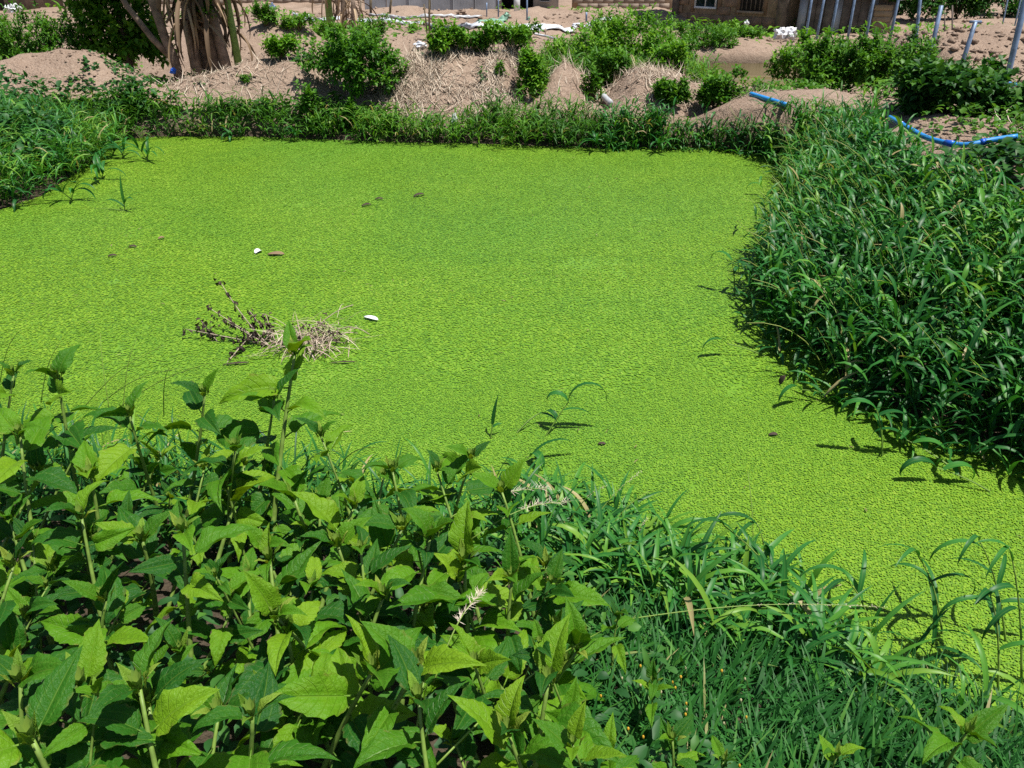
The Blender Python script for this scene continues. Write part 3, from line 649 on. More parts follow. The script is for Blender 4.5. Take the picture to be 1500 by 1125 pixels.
def bush(name, label, cat, px, py, wpx, hpx, matkey, L=0.075, W=0.038, Y=None, tips=150, per=9, group=None, lobes=4, squash=0.8, seed=0):
    base = ground_hit(px, py) if Y is None else None
    if base is None:
        q = at_y(px, py, Y); base = Vector((q.x, Y, gz(q.x, Y)))
    k = mpp(base); rx = wpx * k / 2; h = hpx * k if Y is None else at_y(px, py - hpx, Y).z - base.z
    r = random.Random(px * 31 + py + seed)
    cs = [(0, 0, h * 0.50)]; rs = [(rx * 0.74, rx * squash * 0.74, h * 0.47)]
    for i in range(lobes):
        a = 2 * math.pi * i / lobes + r.uniform(-0.5, 0.5)
        cs.append((math.cos(a) * rx * r.uniform(.45, .75), math.sin(a) * rx * squash * 0.58, h * r.uniform(0.2, 0.66))); q = r.uniform(0.26, 0.5)
        rs.append((rx * q, rx * q, h * r.uniform(0.26, 0.48)))
    t = empty(name, base)
    for i in range(5):
        a = r.uniform(0, 6.28); cs.append((math.cos(a) * rx * r.uniform(.3, .95), math.sin(a) * rx * squash * .8, h * r.choice((.12, .2, .8, .95)))); rs.append((rx * .16, rx * .16, h * r.uniform(.12, .22)))
    me, tp = crown_mesh(cs, rs, tips, per, L, W)
    obj('foliage', mesh_np(name + '_foliage', *me, M[matkey]), t)
    pr = []
    for j in range(7):
        e = tp[r.randrange(len(tp))]
        pr.append(tube([(r.uniform(-.04, .04), r.uniform(-.04, .04), -0.03), (e[0] * .4, e[1] * .4, e[2] * .45 + .02), e], [0.014, 0.010, 0.004], 5))
    obj('branches', mesh_np(name + '_branches', *merge(pr), M['branch']), t)['kind'] = 'stuff'
    tag(t, label, cat, group)
    return t
g1 = 'bushes around the pond'
bush('bush', 'broad spreading bush on the far bank left of the straw covered ridge', 'bush', 522, 140, 172, 104, 'bush_mid', 0.075, 0.045, tips=680, Y=11.9, group=g1, lobes=6)
bush('bush', 'tall narrow bright bush standing right of the straw covered ridge', 'bush', 780, 140, 62, 72, 'bush_bright', 0.07, 0.042, tips=230, Y=11.85, group=g1)
bush('bush', 'low rounded bush on the front of the pointed earth mound', 'bush', 980, 160, 68, 44, 'bush_mid', 0.07, 0.048, tips=170, Y=11.35, group=g1)
bush('bush', 'dark rounded bush right of the pointed earth mound', 'bush', 1047, 158, 78, 56, 'bush_mid', 0.075, 0.05, tips=220, Y=11.2, group=g1)
bush('bush', 'small bush at the water edge below the broad spreading bush', 'bush', 458, 172, 40, 48, 'bush_mid', 0.07, 0.045, tips=70, Y=11.3, group=g1)
bush('bush', 'little bush on the far bank between two leafy clumps', 'bush', 515, 170, 30, 28, 'bush_mid', 0.07, 0.045, tips=50, Y=11.3, group=g1)
bush('bush', 'slim sapling on the straw covered ridge face', 'bush', 733, 128, 16, 40, 'bush_mid', 0.06, 0.025, tips=30, Y=12.0, group=g1)
bush('bush', 'small weed clump in the dip left of the pointed mound', 'bush', 868, 132, 34, 32, 'bush_mid', 0.07, 0.045, tips=70, Y=12.1, group=g1)
bush('bush', 'tiny weed on the bare left ridge', 'bush', 363, 128, 16, 18, 'bush_mid', 0.05, 0.03, tips=20, Y=12.0, group=g1)
# big thicket right of centre
thk = 'thicket below the house'
for a in [('tall bright bush at the top of the thicket left of the house', 940, 96, 172, 92, 15.0, 'bush_bright', 740), ('leafy bush on the left flank of the thicket beside the silver sheet', 865, 100, 130, 68, 14.6, 'bush_bright', 400),
          ('bush in the thicket standing against the house corner', 1028, 92, 105, 60, 20.4, 'bush_mid', 330), ('yellowish bush at the front of the thicket above the pointed mound', 975, 118, 80, 62, 13.5, 'bush_bright', 280),
          ('grassy low bush behind the dip in the ridge', 890, 112, 90, 40, 13.8, 'bush_mid', 200)]:
    bush('bush', a[0], 'bush', a[1], a[2], a[3], a[4], a[6], 0.085, 0.045, Y=a[5], tips=a[7], group=thk, lobes=5)
for a in [('low bush spilling over the ridge dip into the thicket', 905, 118, 90, 52, 13.2, 'bush_mid', 170), ('bush filling the thicket between its tall and yellowish bushes', 995, 102, 80, 56, 15.6, 'bush_mid', 190)]:
    bush('bush', a[0], 'bush', a[1], a[2], a[3], a[4], a[6], 0.085, 0.045, Y=a[5], tips=a[7], group=thk, lobes=5)
rb = 'bushes in front of the metal posts'
for a in [('bush left of the white sack above the muddy pond', 1085, 72, 60, 32, 21.5, 'bush_mid', 110), ('yellow green bush right of the muddy pond', 1165, 120, 105, 66, 14.4, 'bush_bright', 340), ('wide bush below the lean-to shed', 1215, 134, 140, 84, 12.8, 'bush_mid', 560),
          ('bush below the upright metal post at the right', 1300, 138, 130, 82, 12.2, 'bush_mid', 480), ('dark bush around the foot of the tallest upright post', 1335, 115, 80, 66, 14.5, 'bush_dark', 220),
          ('leafy bush filling the gap below the right end of the shed', 1255, 96, 110, 44, 16.5, 'bush_mid', 200), ('bush at the foot of the slanting posts above the dark bush', 1378, 128, 90, 40, 12.0, 'bush_dark', 160),
          ('low creeper bush at the foot of the right bushes', 1150, 136, 130, 22, 11.9, 'bush_mid', 170)]:
    bush('bush', a[0], 'bush', a[1], a[2], a[3], a[4], a[6], 0.085, 0.046, Y=a[5], tips=a[7], group=rb, lobes=5)
bush('bush', 'large dark broad leaved bush above the blue pipe', 'bush', 1402, 192, 200, 96, 'bush_dark', 0.10, 0.07, Y=8.8, tips=620, per=8, group=rb, lobes=6)
bush('bush', 'dark leafy mound at the right edge under the slanting post', 'bush', 1500, 178, 70, 60, 'bush_dark', 0.10, 0.07, Y=8.6, tips=150, per=8, group=rb)
# field bushes
fb = 'bushes on the bare field'
for a in [('round bush on the bare slope right of the dry banana clump', 392, 46, 40, 30, 'bush_mid', 90), ('bush between the dry banana clump and the broad bush', 412, 88, 62, 34, 'bush_bright', 130), ('low bush behind the broad bush on the left', 440, 52, 60, 22, 'bush_bright', 80),
          ('yellowish weed bush behind the broad bush', 478, 58, 60, 26, 'bush_bright', 90), ('small weed beside the green banana stem in the field', 508, 44, 34, 12, 'bush_bright', 40), ('dark bush left of the two thin poles', 545, 62, 60, 34, 'bush_mid', 120),
          ('leafy bush at the foot of the two thin poles', 652, 72, 62, 38, 'bush_bright', 150), ('bush behind the crest of the straw covered ridge', 700, 76, 60, 28, 'bush_mid', 110), ('wide bush behind the right end of the straw ridge', 748, 74, 90, 40, 'bush_bright', 190),
          ('tiny tuft on the earth left of the two thin poles', 606, 48, 16, 12, 'bush_bright', 18), ('bush beside the muddy pond under the brown house', 1060, 54, 50, 22, 'bush_bright', 80)]:
    bush('bush', a[0], 'bush', a[1], a[2], a[3], a[4], a[5], 0.085, 0.045, tips=a[6], group=fb)
# left hedge
lh = 'hedge beyond the left ridge'
for a in [('dark hedge bush at the left picture edge', 15, 105, 160, 102, 'bush_mid', 14.2, 560), ('hedge bush with pale twigs left of the leafy tree', 98, 100, 130, 84, 'bush_mid', 14.4, 460), ('hedge bush beyond the left picture edge', -70, 100, 130, 95, 'bush_mid', 14.4, 260)]:
    bush('bush', a[0], 'bush', a[1], a[2], a[3], a[4], a[5], 0.10, 0.035, Y=a[6], tips=a[7], group=lh, lobes=5)
def tree(name, label, px, py, Y, crown, rads, tips, matkey, limbs, L=0.10, W=0.055, per=10, tr=0.07):
    q = at_y(px, py, Y); base = Vector((q.x, Y, gz(q.x, Y) - 0.03)); t = empty(name, base)
    if crown:
        me, tp = crown_mesh(crown, rads, tips, per, L, W); obj('crown', mesh_np(name + '_crown', *me, M[matkey]), t)
    pr = [tube(p, r, 8) for p, r in limbs]
    obj('trunk', mesh_np(name + '_trunk', *merge(pr), M['bark']), t)
    tag(t, label, 'tree'); return t
tree('leafy_tree', 'dense green tree between the hedge and the dry banana clump', 190, 104, 14.6, [(0, 0, 1.0), (-.35, .1, .7), (.4, 0, .75), (.1, 0, 1.9), (-.4, .1, 1.6), (.35, .3, 2.3)],
     [(.85, .7, .8), (.6, .6, .6), (.55, .6, .55), (.85, .7, .8), (.6, .6, .6), (.7, .7, .7)], 760, 'bush_bright', [([(0, 0, 0), (.05, 0, .8), (0, 0, 1.6), (.1, .1, 2.6)], [.07, .06, .045, .02]), ([(0, 0, .5), (-.3, 0, 1.1), (-.5, .1, 1.8)], [.04, .03, .01])], L=.135, W=.08)
tree('forked_tree', 'bare forked tree trunk leaning in front of the leafy tree', 262, 106, 13.6, [(-.3, .2, 3.2), (.4, .3, 3.4), (-.9, .2, 3.1), (0.3, 0.2, 1.35), (0.55, 0.1, 1.15)], [(.7, .7, .5), (.7, .7, .5), (.5, .5, .4), (.32, .25, .26), (.25, .2, .22)], 330, 'bush_mid',
     [([(0, 0, -.05), (-.03, 0, .4), (-.12, 0, .75), (-.2, 0, 1.3), (-.22, 0, 2.0), (-.3, .2, 3.2)], [.085, .08, .075, .075, .07, .03]), ([(-.06, 0, .42), (-.3, -.05, .72), (-.6, -.05, 1.2), (-.9, 0, 1.9), (-1.0, .2, 3.0)], [.06, .05, .045, .04, .02]),
      ([(-.18, 0, 1.0), (-.05, 0, 1.5), (.25, .1, 2.3), (.4, .3, 3.3)], [.06, .05, .045, .02]), ([(-.05, 0, .95), (.15, 0.1, 1.2), (.5, 0.1, 1.3)], [.02, .015, .008])])

def banana(label, px, py, Y, h, r0, lean, nleaf, green=False, name='banana_plant', top=True, dry_len=(0.5, 1.1)):
    q = at_y(px, py, Y); base = Vector((q.x, Y, gz(q.x, Y) - 0.03)); t = empty(name, base)
    rr = random.Random(px * 7 + py)
    pts = [(lean[0] * (k / 6) ** 1.3 * h, lean[1] * k / 6 * h, h * k / 6) for k in range(7)]
    obj('trunk', mesh_np('banana_trunk', *tube(pts, [r0 * (1.15 - 0.08 * k) for k in range(7)], 9), M['stem_green'] if green else M['bark']), t)
    for j in range(int(nleaf * 1.8)):      # dry sheaths and leaves hanging from the trunk
        f = rr.uniform(0.35, 1.0); a = rr.uniform(0, 6.28); Lf = rr.uniform(*dry_len)
        B = np.array([[lean[0] * f ** 1.3 * h + math.cos(a) * r0, lean[1] * f * h + math.sin(a) * r0, f * h]])
        Lf = min(Lf, f * h * 1.02 + 0.05)
        bl = blades(B, np.array([a]), np.array([rr.uniform(-0.2, 0.8)]), np.array([rr.uniform(1.6, 2.3)]), np.array([Lf]), np.array([rr.uniform(0.03, 0.075)]), 7, 0.9, np.array([rr.uniform(-1.5, 1.5)]), 3, np.array([rr.random() ** 1.7]), (0.25, 0.3), 0.45)
        obj('dry_leaf', mesh_np('dry_leaf', *bl, M['dryleaf']), t)
    if top:
        for j in range(6):
            a = rr.uniform(0, 6.28); B = np.array([[lean[0] * h, lean[1] * h, h - 0.02]])
            bl = blades(B, np.array([a]), np.array([rr.uniform(0.8, 1.3)]), np.array([rr.uniform(0.8, 1.8)]), np.array([rr.uniform(1.0, 1.5)]), np.array([0.32]), 10, 0.35, None, 3, np.array([rr.random()]), (0.3, 0.4))
            obj('leaf', mesh_np('banana_leaf', *bl, M['bush_bright']), t)
    tag(t, label, 'banana plant', 'banana plants')
bc = [('leftmost dry banana trunk hung with brown leaves beside the forked tree', 288, 103, 13.7, 2.6, .085, (.02, 0), 16), ('dry banana trunk under the drooping green branch', 303, 98, 14.0, 2.5, .08, (.01, 0), 16),
      ('ragged dry banana trunk in the middle of the clump', 318, 97, 13.9, 2.7, .085, (-.06, 0), 20), ('dry banana trunk leaning left in the clump', 333, 95, 13.8, 2.7, .08, (-.13, 0), 18)]
for a in bc: banana(*a)
banana('green banana stem with dry sheaths at its foot', 349, 90, 13.9, 2.4, .06, (-.02, 0), 9, True, dry_len=(0.4, 0.9))
banana('banana stem with a skirt of dry leaves in the field', 483, 30, 24, 2.2, .10, (.01, 0), 8, True, dry_len=(0.4, 0.9))
banana('dead banana stump with hanging leaves behind the silver sheet', 503, 22, 27, 1.1, .11, (0.05, 0), 9, False, top=False)
banana('dead banana stump beside the thin grey stick in the field', 519, 34, 23.5, 0.9, .09, (0.02, 0), 8, False, top=False)

# ------------------------------------------------------------------ house, shed, walls, posts
def rot2(v, a): return (v[0] * math.cos(a) - v[1] * math.sin(a), v[0] * math.sin(a) + v[1] * math.cos(a))
def part(name, parts, mat, parent, loc=(0, 0, 0), smooth=False):
    return obj(name, mesh_np(name, *merge(parts), M[mat], smooth), parent, loc)
def cement_house():
    A = at_y(989, 30, 27.5); B = at_y(1137, 44, 24.6)
    x0, y0 = A.x, A.y; ang = math.atan2(B.y - A.y, B.x - A.x); Lw = math.hypot(B.x - A.x, B.y - A.y)
    t = empty('cement_block_house', (x0, y0, 0.28), ang)
    Hh = 2.9
    def lx(px):      # position along the facade of a photo column
        d = ray(px, 15); # intersect with facade line
        c, s = math.cos(ang), math.sin(ang)
        # (d.x k, d.y k) = (x0,y0) + u (c,s)
        det = d.x * (-s) - d.y * (-c); k = (x0 * (-s) - y0 * (-c)) / det
        return (d.x * k - x0) * c + (d.y * k - y0) * s
    w1 = (lx(1017), lx(1049)); w2 = (lx(1084), lx(1116)); sill = 0.62; head = 1.75
    wall = part('wall', [box(0.02, Lw - .02, .03, 0.22, -0.3, Hh), box(0.0, 0.2, 0.2, 5.0, -0.3, Hh), box(Lw - .22, Lw - .02, 0.2, 5.0, -0.3, Hh), box(0, Lw, 4.8, 5.0, -.3, Hh)], 'mortar', t)
    bl = mesh_np('block', *bevel_box(-.22, .22, -.02, .02, -.105, .105, .008), M['block'], False)
    hl = mesh_np('block_half', *bevel_box(-.105, .105, -.02, .02, -.105, .105, .008), M['block'], False)
    row = 0; z = -0.1
    r = random.Random(4)
    while z < Hh - .1:
        x = 0.24 + (0.23 if row % 2 else 0)
        xs_ = []
        if row % 2: xs_.append((0.13, hl, .105))
        while x < Lw - .1: xs_.append((x, bl, .22)); x += 0.46
        for xx, mm, hw in xs_:
            if any(sill - .1 < z < head + .1 and w[0] - .06 < xx + hw and xx - hw < w[1] + .06 for w in (w1, w2)):
                continue
            o = obj('block', mm, wall, (xx, 0.018 + r.uniform(-.006, .006), z))
        row += 1; z += 0.228
    # rough jambs beside the openings
    part('opening_surround', [box(w[0] - .16, w[0] - .03, .0, .05, sill - .1, head + .1) for w in (w1, w2)] + [box(w[1] + .03, w[1] + .16, .0, .05, sill - .1, head + .1) for w in (w1, w2)] , 'block', t)
    f = part('window', [box(w1[0], w1[1], -.03, .0, sill, sill + .06), box(w1[0], w1[1], -.03, .0, head - .06, head), box(w1[0], w1[0] + .06, -.03, .0, sill + .06, head - .06), box(w1[1] - .06, w1[1], -.03, .0, sill + .06, head - .06),
                         box((w1[0] + w1[1]) / 2 - .02, (w1[0] + w1[1]) / 2 + .02, -.03, .0, sill + .06, head - .06)], 'frame', t)
    mid = (w1[0] + w1[1]) / 2
    for a, b in ((w1[0] + .06, mid - .02), (mid + .02, w1[1] - .06)):
        part('pane', [box(a, b, -.012, -.004, sill + .06, head - .06)], 'glass', f)
    s = part('window_opening', [box(w2[0], w2[1], -.006, .0, sill, head)], 'darkvoid', t)
    for k in range(5):
        xx = w2[0] + (k + .5) * (w2[1] - w2[0]) / 5; part('burglar_bar', [box(xx - .015, xx + .015, -.03, -.012, sill + .03, head)], 'plank', s)
    part('window_sill', [box(w2[0] - .08, w2[1] + .08, -.05, .01, sill - .07, sill)], 'mortar', t)
    for xx, w in ((-.10, .20), (Lw - .02, .24)):
        part('corner_column', [box(xx, xx + w, -.10, .16, -.3, Hh)], 'plank', t)
    part('plinth', [box(.1, Lw - .02, -.05, 0, -.3, -.02)], 'mortar', t)
    part('roof', [(np.array([[-.5, -.6, Hh + .002], [Lw + .5, -.6, Hh + .002], [Lw + .5, 5.6, Hh + .002], [-.5, 5.6, Hh + .002], [-.5, 2.5, Hh + .7], [Lw + .5, 2.5, Hh + .7]], dtype=float),
                           [np.array([[0, 1, 5, 4], [2, 3, 4, 5], [3, 2, 1, 0]]), np.array([[1, 2, 5], [3, 0, 4]])], np.full((6, 3), .5))], 'roof', t)
    tag(t, 'unfinished brown cement block house with one white framed window', 'house')
cement_house()
def shed():
    t = empty('lean_to_shed', at_y(1165, 45, 24.5).xy.to_3d() + Vector((0, 0, .3)), math.radians(-12))
    w = 2.6
    part('back_wall', [box(0, w, 1.8, 1.86, -.3, 1.5)], 'darkvoid', t)
    for k in range(11):
        x = k * w / 11; part('board', [box(x + .006, x + w / 11 - .006, .0 + .01 * (k % 3), .03 + .01 * (k % 3), -.3, 1.25 - .035 * k + .03 * (k % 2))], 'plank' if k % 4 else 'sheet', t)
    Vr = []
    for j in range(2):
        for k in range(41): Vr.append((-.15 + k * (w + .3) / 40, -.35 + j * 2.4, 1.36 - .038 * k * .28 + .025 * (k % 2) + j * .1))
    Fr = np.array([[k, k + 1, 41 + k + 1, 41 + k] for k in range(40)])
    part('roof', [(np.array(Vr), [Fr], np.full((82, 3), .5))], 'roof', t)
    tag(t, 'dark board lean-to shed with a pale sheet roof beside the house', 'shed')
    b = at_y(1288, 42, 24.0); t2 = empty('block_stack', (b.x, b.y, gz(b.x, b.y)), math.radians(-10))
    for k in range(5):
        part('block', [bevel_box(-.24 + .01 * (k % 2), .22 + .01 * (k % 2), -.12, .1, k * .15, k * .15 + .145, .01)], 'mortar', t2)
    tag(t2, 'low stack of pale blocks right of the shed', 'block stack')
shed()
def post(label, px, py, tx, ty, Y=None, r=0.022, mat='galv', name='metal_post', extra=0.6, cat='post', group='metal posts at the right', cap=False, k=6):
    b = ground_hit(px, py) if Y is None else at_y(px, py, Y)
    if Y is not None: b.z = min(b.z, gz(b.x, b.y))
    dY = b.y; e = at_y(tx, ty, dY); d = (e - b)
    e2 = b + d * (1 + extra); t = empty(name, b)
    part('shaft', [tube([(0, 0, -.15), d * .5, e2 - b], [r, r, r], k)], mat, t, smooth=True)
    if cap: part('bracket', [box(-.09, .09, -.02, .02, -.02, .02)], 'galv', t, tuple(d))
    tag(t, label, cat, group); return t
posts = [('leftmost bluish metal post in front of the shed', 1181, 48, 1189, 0, 21), ('second bluish metal post in front of the shed', 1198, 44, 1207, 0, 21), ('third bluish metal post in front of the shed', 1216, 56, 1227, 0, 20), ('fourth bluish post at the shed roof', 1243, 50, 1252, 0, 20),
         ('metal post at the right end of the shed', 1269, 52, 1280, 0, 19.5), ('metal post right of the block stack', 1303, 60, 1316, 0, 18.5), ('upright metal post rising from the dark bush', 1344, 76, 1348, 0, 16.5)]
for l, x, y, tx, ty, Y in posts: post(l, x, y, tx, ty, Y, 0.030)
post('slanting metal post with a worn pale tip', 1358, 102, 1379, 8, 14.0, 0.034, extra=0.0)
post('short slanting metal post with a bracket near its top', 1405, 100, 1429, 32, 13.5, 0.034, extra=0.0, cap=True)
post('thick slanting metal post at the right picture edge', 1470, 145, 1500, 10, 10.6, 0.036, extra=0.8)
for l, x, y, tx, ty, Y, r in [('thin dark stake left of the slanting posts', 1383, 62, 1384, 30, 19, .014), ('thin dark stake between the slanting posts', 1395, 76, 1395, 24, 18, .016), ('far thin pole on the right slope', 1468, 42, 1476, 0, 24, .02), ('far thin pole near the right picture edge', 1485, 46, 1495, 0, 23, .018)]:
    post(l, x, y, tx, ty, Y, r, 'plank' if r < .017 else 'galv', 'stake', 0.3 if ty else 0.8, 'stake', 'thin stakes at the right')
sp = 'stakes in the field'
for l, x, y, tx, ty, r, m_ in [('taller of the two thin poles behind the straw ridge', 629, 66, 629, 0, .024, 'branch'), ('shorter of the two thin poles behind the straw ridge', 626, 50, 621, 6, .016, 'branch'), ('brown post at the left of the silver sheet', 543, 22, 543, 0, .05, 'branch'),
        ('dark leaning stake left of the corrugated fence', 571, 23, 573, 0, .045, 'branch'), ('thin stake on the slope right of the banana clump', 373, 21, 369, 0, .02, 'branch'), ('slender stick beside the green banana stem', 355, 22, 354, 2, .02, 'branch'),
        ('orange wooden stake on the far left field', 95, 15, 94, 0, .055, 'twig'), ('pale stick beside the dead banana stumps', 526, 36, 529, 0, .03, 'twig'), ('grey stick left of the dead banana stumps', 496, 22, 496, 2, .025, 'galv'),
        ('grey pole before the grey rendered house', 730, 26, 730, 0, .03, 'galv'), ('thin grey pole before the dark doorway', 772, 30, 772, 2, .028, 'galv'), ('short grey pole on the right of the far field', 859, 32, 859, 18, .035, 'galv'), ('faint grey pole left of the grey rendered house', 713, 26, 713, 4, .025, 'galv'),
        ('short stick at the end of the silver sheet', 799, 52, 799, 41, .014, 'twig')]:
    post(l, x, y, tx, ty, None, r, m_, 'stake', 0.7 if ty <= 2 else 0, 'stake', sp)

# far fence, houses and wall
def fence():
    A = at_y(535, 13, 37.0); t = empty('corrugated_fence', (A.x, 37.0, 0.3))
    pw = 0.95; n = 6
    for k in range(n):
        V = []; q = 15
        for z in (-.2, 1.9):
            for j in range(q): V.append((k * pw + j * (pw - .02) / (q - 1), .03 * (j % 2) + .05 * (k % 2), z + (.05 if k % 3 == 0 else 0)))
        F = np.array([[j, j + 1, q + j + 1, q + j] for j in range(q - 1)])
        part('sheet', [(np.array(V, dtype=float), [F], np.full((2 * q, 3), .5))], 'sheet', t)
    for k in range(n + 1): part('post', [box(k * pw - .03, k * pw + .02, .11, .17, -.3, 2.0)], 'plank', t)
    tag(t, 'grey corrugated sheet fence at the far side of the field', 'fence')
fence()
def far_house(label, px0, px1, py, Y, openings, wallmat='render', depth_=5):
    A = at_y(px0, py, Y); B = at_y(px1, py, Y); t = empty('rendered_house', (A.x, Y, .3)); w = B.x - A.x
    lx = lambda px: at_y(px, py, Y).x - A.x
    part('wall', [box(0, w, 0, depth_, -.3, 2.9)], wallmat, t)
    for a, b, z0, z1, kind in openings:
        o = part('door' if kind == 'door' else 'window', [box(lx(a), lx(b), -.03, .0, z0, z1)], 'darkvoid' if kind != 'white' else 'white', t)
        if kind == 'window': part('window_sill', [box(lx(a) - .06, lx(b) + .06, -.07, -.031, z0 - .06, z0)], 'render', o)
    part('roof', [(np.array([[-.5, -.7, 2.9], [w + .5, -.7, 2.9], [w + .5, depth_ + .5, 2.9], [-.5, depth_ + .5, 2.9], [-.5, depth_ / 2, 3.9], [w + .5, depth_ / 2, 3.9]], dtype=float), [np.array([[0, 1, 5, 4], [2, 3, 4, 5], [3, 2, 1, 0]]), np.array([[1, 2, 5], [3, 0, 4]])], np.full((6, 3), .5))], 'roof', t)
    tag(t, label, 'house')
far_house('pale grey rendered house left of the dark veranda', 698, 735, 12, 37.5, [(713, 731, .42, 1.5, 'window')])
far_house('low house with a dark open veranda beyond the field', 735.5, 781, 12, 38.5, [(737, 780, -.2, 2.2, 'door')], 'plank')
far_house('pale house with a small dark window behind the rubble', 781.5, 818, 12, 37.5, [(792, 804, .38, 1.4, 'window')])
far_house('dark house at the far left behind the goat', -60, 12, 14, 36, [(2, 9, -.1, 1.9, 'door')], 'plank')
b = at_y(757, 10, 37.2); t = empty('white_panel', (b.x, 36.2, .3)); part('board', [bevel_box(-.13, .13, 0, .03, .0, .75, .01)], 'white', t); part('leg', [box(-.1, -.06, .005, .025, -.25, .0)], 'plank', t); part('leg', [box(.06, .1, .005, .025, -.25, .0)], 'plank', t); tag(t, 'white upright board leaning in the dark veranda', 'board')
def far_wall(label, px0, px1, Y, h):
    A = at_y(px0, 12, Y); B = at_y(px1, 12, Y); t = empty('block_wall', (A.x, Y, .3)); w = B.x - A.x
    part('wall', [box(0, w, .02, .2, -.3, h)], 'mortar', t)
    bp = []; z = -.1; row = 0
    while z < h - .1:
        x = .24 + .23 * (row % 2)
        while x < w - .2: bp.append(bevel_box(x - .22, x + .22, -.005, .03, z - .105, z + .105, .008)); x += .46
        z += .228; row += 1
    o = part('blocks', bp, 'wallblock', t); o['kind'] = 'stuff'
    tag(t, label, 'wall')
far_wall('far cement block wall right of the pale houses', 838, 985, 38.5, 1.5)
far_wall('far grey boundary wall along the left of the field', 330, 534, 44, 1.7)
far_wall('far grey wall behind the goat at the upper left', 13, 329, 43, 1.7)
# vegetation and dry grass bank at the upper right
for i, (px, w, Y, l) in enumerate([(1335, 75, 30, 'dark bush behind the upright post at the top right'), (1400, 80, 31, 'dark bush over the rubble at the top right'), (1470, 110, 33, 'scrub at the top right corner'), (1300, 50, 33, 'dark bush behind the block stack')]):
    bush('bush', l, 'bush', px, 36, w * 1.2, 80, 'bush_dark', .2, .1, Y=Y, tips=260, group='scrub at the top right')
# gabion of rubble: far junk at the foot of the houses
def crumple(name, label, cat, px, py, wpx, hpx, mat, seed, Y=None, group=None, flat=1.0, dz=0.0):
    b = ground_hit(px, py) if Y is None else at_y(px, py, Y); k = mpp(b)
    r = np.random.default_rng(seed); bmx = bmesh.new(); bmesh.ops.create_icosphere(bmx, subdivisions=3, radius=1.0)
    for v in bmx.verts:
        c = np.array(v.co); q = 1 + .28 * math.sin(c[0] * 5 + seed) * math.cos(c[2] * 4.3 + seed * 2) + .16 * math.sin(c[1] * 9 + c[2] * 7 + seed) + r.normal(0, .06)
        v.co = Vector((c[0] * q * wpx * k / 2, c[1] * q * wpx * k / 2 * flat, max(-.8, c[2] * q) * hpx * k / 2 + hpx * k * .4))
    me = bpy.data.meshes.new(name); bmx.to_mesh(me); bmx.free(); me.materials.append(M[mat])
    o = obj(name, me, None, b + Vector((0, 0, dz))); tag(o, label, cat, group); return o
crumple('plastic_sack', 'crumpled white sack caught in the bushes below the house', 'sack', 1140, 64, 18, 17, 'white', 3, 21.5, dz=.1)
crumple('plastic_sack', 'second white sack lying against the first below the house', 'sack', 1155, 64, 17, 18, 'white', 5, 21.6, dz=.1)
crumple('plastic_bag', 'small white plastic bag beside the house wall', 'bag', 1092, 46, 7, 8, 'white', 8, 23.5, dz=.15)
crumple('plastic_bag', 'white plastic bag on the hedge at the upper left', 'bag', 22, 27, 22, 13, 'white', 9, 17.0, dz=.1)
crumple('plastic_bag', 'blue white plastic scrap by the thin poles', 'bag', 616, 71, 18, 8, 'net', 12)
crumple('plastic_bag', 'dark bluish bag lying on the far bare field', 'bag', 400, 17, 9, 12, 'galv', 14)
crumple('plastic_bag', 'blue scrap at the foot of the forked tree', 'bag', 254, 108, 8, 9, 'pipe_collar', 15, 13.3)
crumple('plastic_bag', 'white scrap on the weeds behind the broad bush', 'bag', 479, 52, 12, 5, 'white', 16)
crumple('plastic_bag', 'white scrap near the crest right of the straw ridge', 'bag', 739, 78, 8, 5, 'white', 17, 13.2)
crumple('rubble_heap', 'dark hollowed rubble heap before the corrugated fence', 'rubble', 676, 24, 14, 8, 'soil', 18)

# silver sheets / netting lying across the field
def sheet_strip(name, label, pts_px, wpx, mat, wave=0.018, lift=0.03, group=None):
    C = [ground_hit(x, y) for x, y in pts_px]; n = 60
    P = np.array([tuple(c) for c in C]); u = np.linspace(0, len(P) - 1, n); Q = np.column_stack([np.interp(u, np.arange(len(P)), P[:, i]) for i in range(3)])
    k = mpp(Vector(Q[n // 2])); V = []; q = 7
    for i in range(n):
        for j in range(q):
            y = Q[i, 1] + (j / (q - 1) - .5) * wpx * k * 5; x = Q[i, 0] + .06 * math.sin(j * 2.1 + i)
            V.append((x, y, gz(x, y) + lift + wave * (math.sin(i * .9 + j * 1.7) + math.sin(i * .37 + j * .8)) + .06 * math.sin(math.pi * j / (q - 1))))
    F = np.array([[i * q + j, i * q + j + 1, (i + 1) * q + j + 1, (i + 1) * q + j] for i in range(n - 1) for j in range(q - 1)])
    o = obj(name, mesh_np(name, np.array(V), F, None, M[mat])); sd = o.modifiers.new('thickness', 'SOLIDIFY'); sd.thickness = .01
    tag(o, label, 'plastic sheet', group)
sheet_strip('plastic_sheet', 'long silver plastic sheet lying across the field left of the thin poles', [(430, 22), (470, 31), (520, 34), (620, 37)], 3.0, 'net')
sheet_strip('plastic_sheet', 'silver plastic sheet behind the straw ridge right of the thin poles', [(625, 38), (690, 43), (760, 46), (840, 50)], 3.2, 'net')
sheet_strip('plastic_sheet', 'crumpled end of silver sheet beside the thicket', [(840, 46), (868, 38), (900, 31)], 2.0, 'net')
sheet_strip('plastic_sheet', 'pale green net heaped on the field behind the silver sheet', [(700, 38), (740, 32), (775, 30)], 2.4, 'net_green', .05)
sheet_strip('plastic_sheet', 'thin blue edging strip across the field before the rubble', [(540, 24), (620, 26), (705, 29)], 0.7, 'pipe_grey', .01)

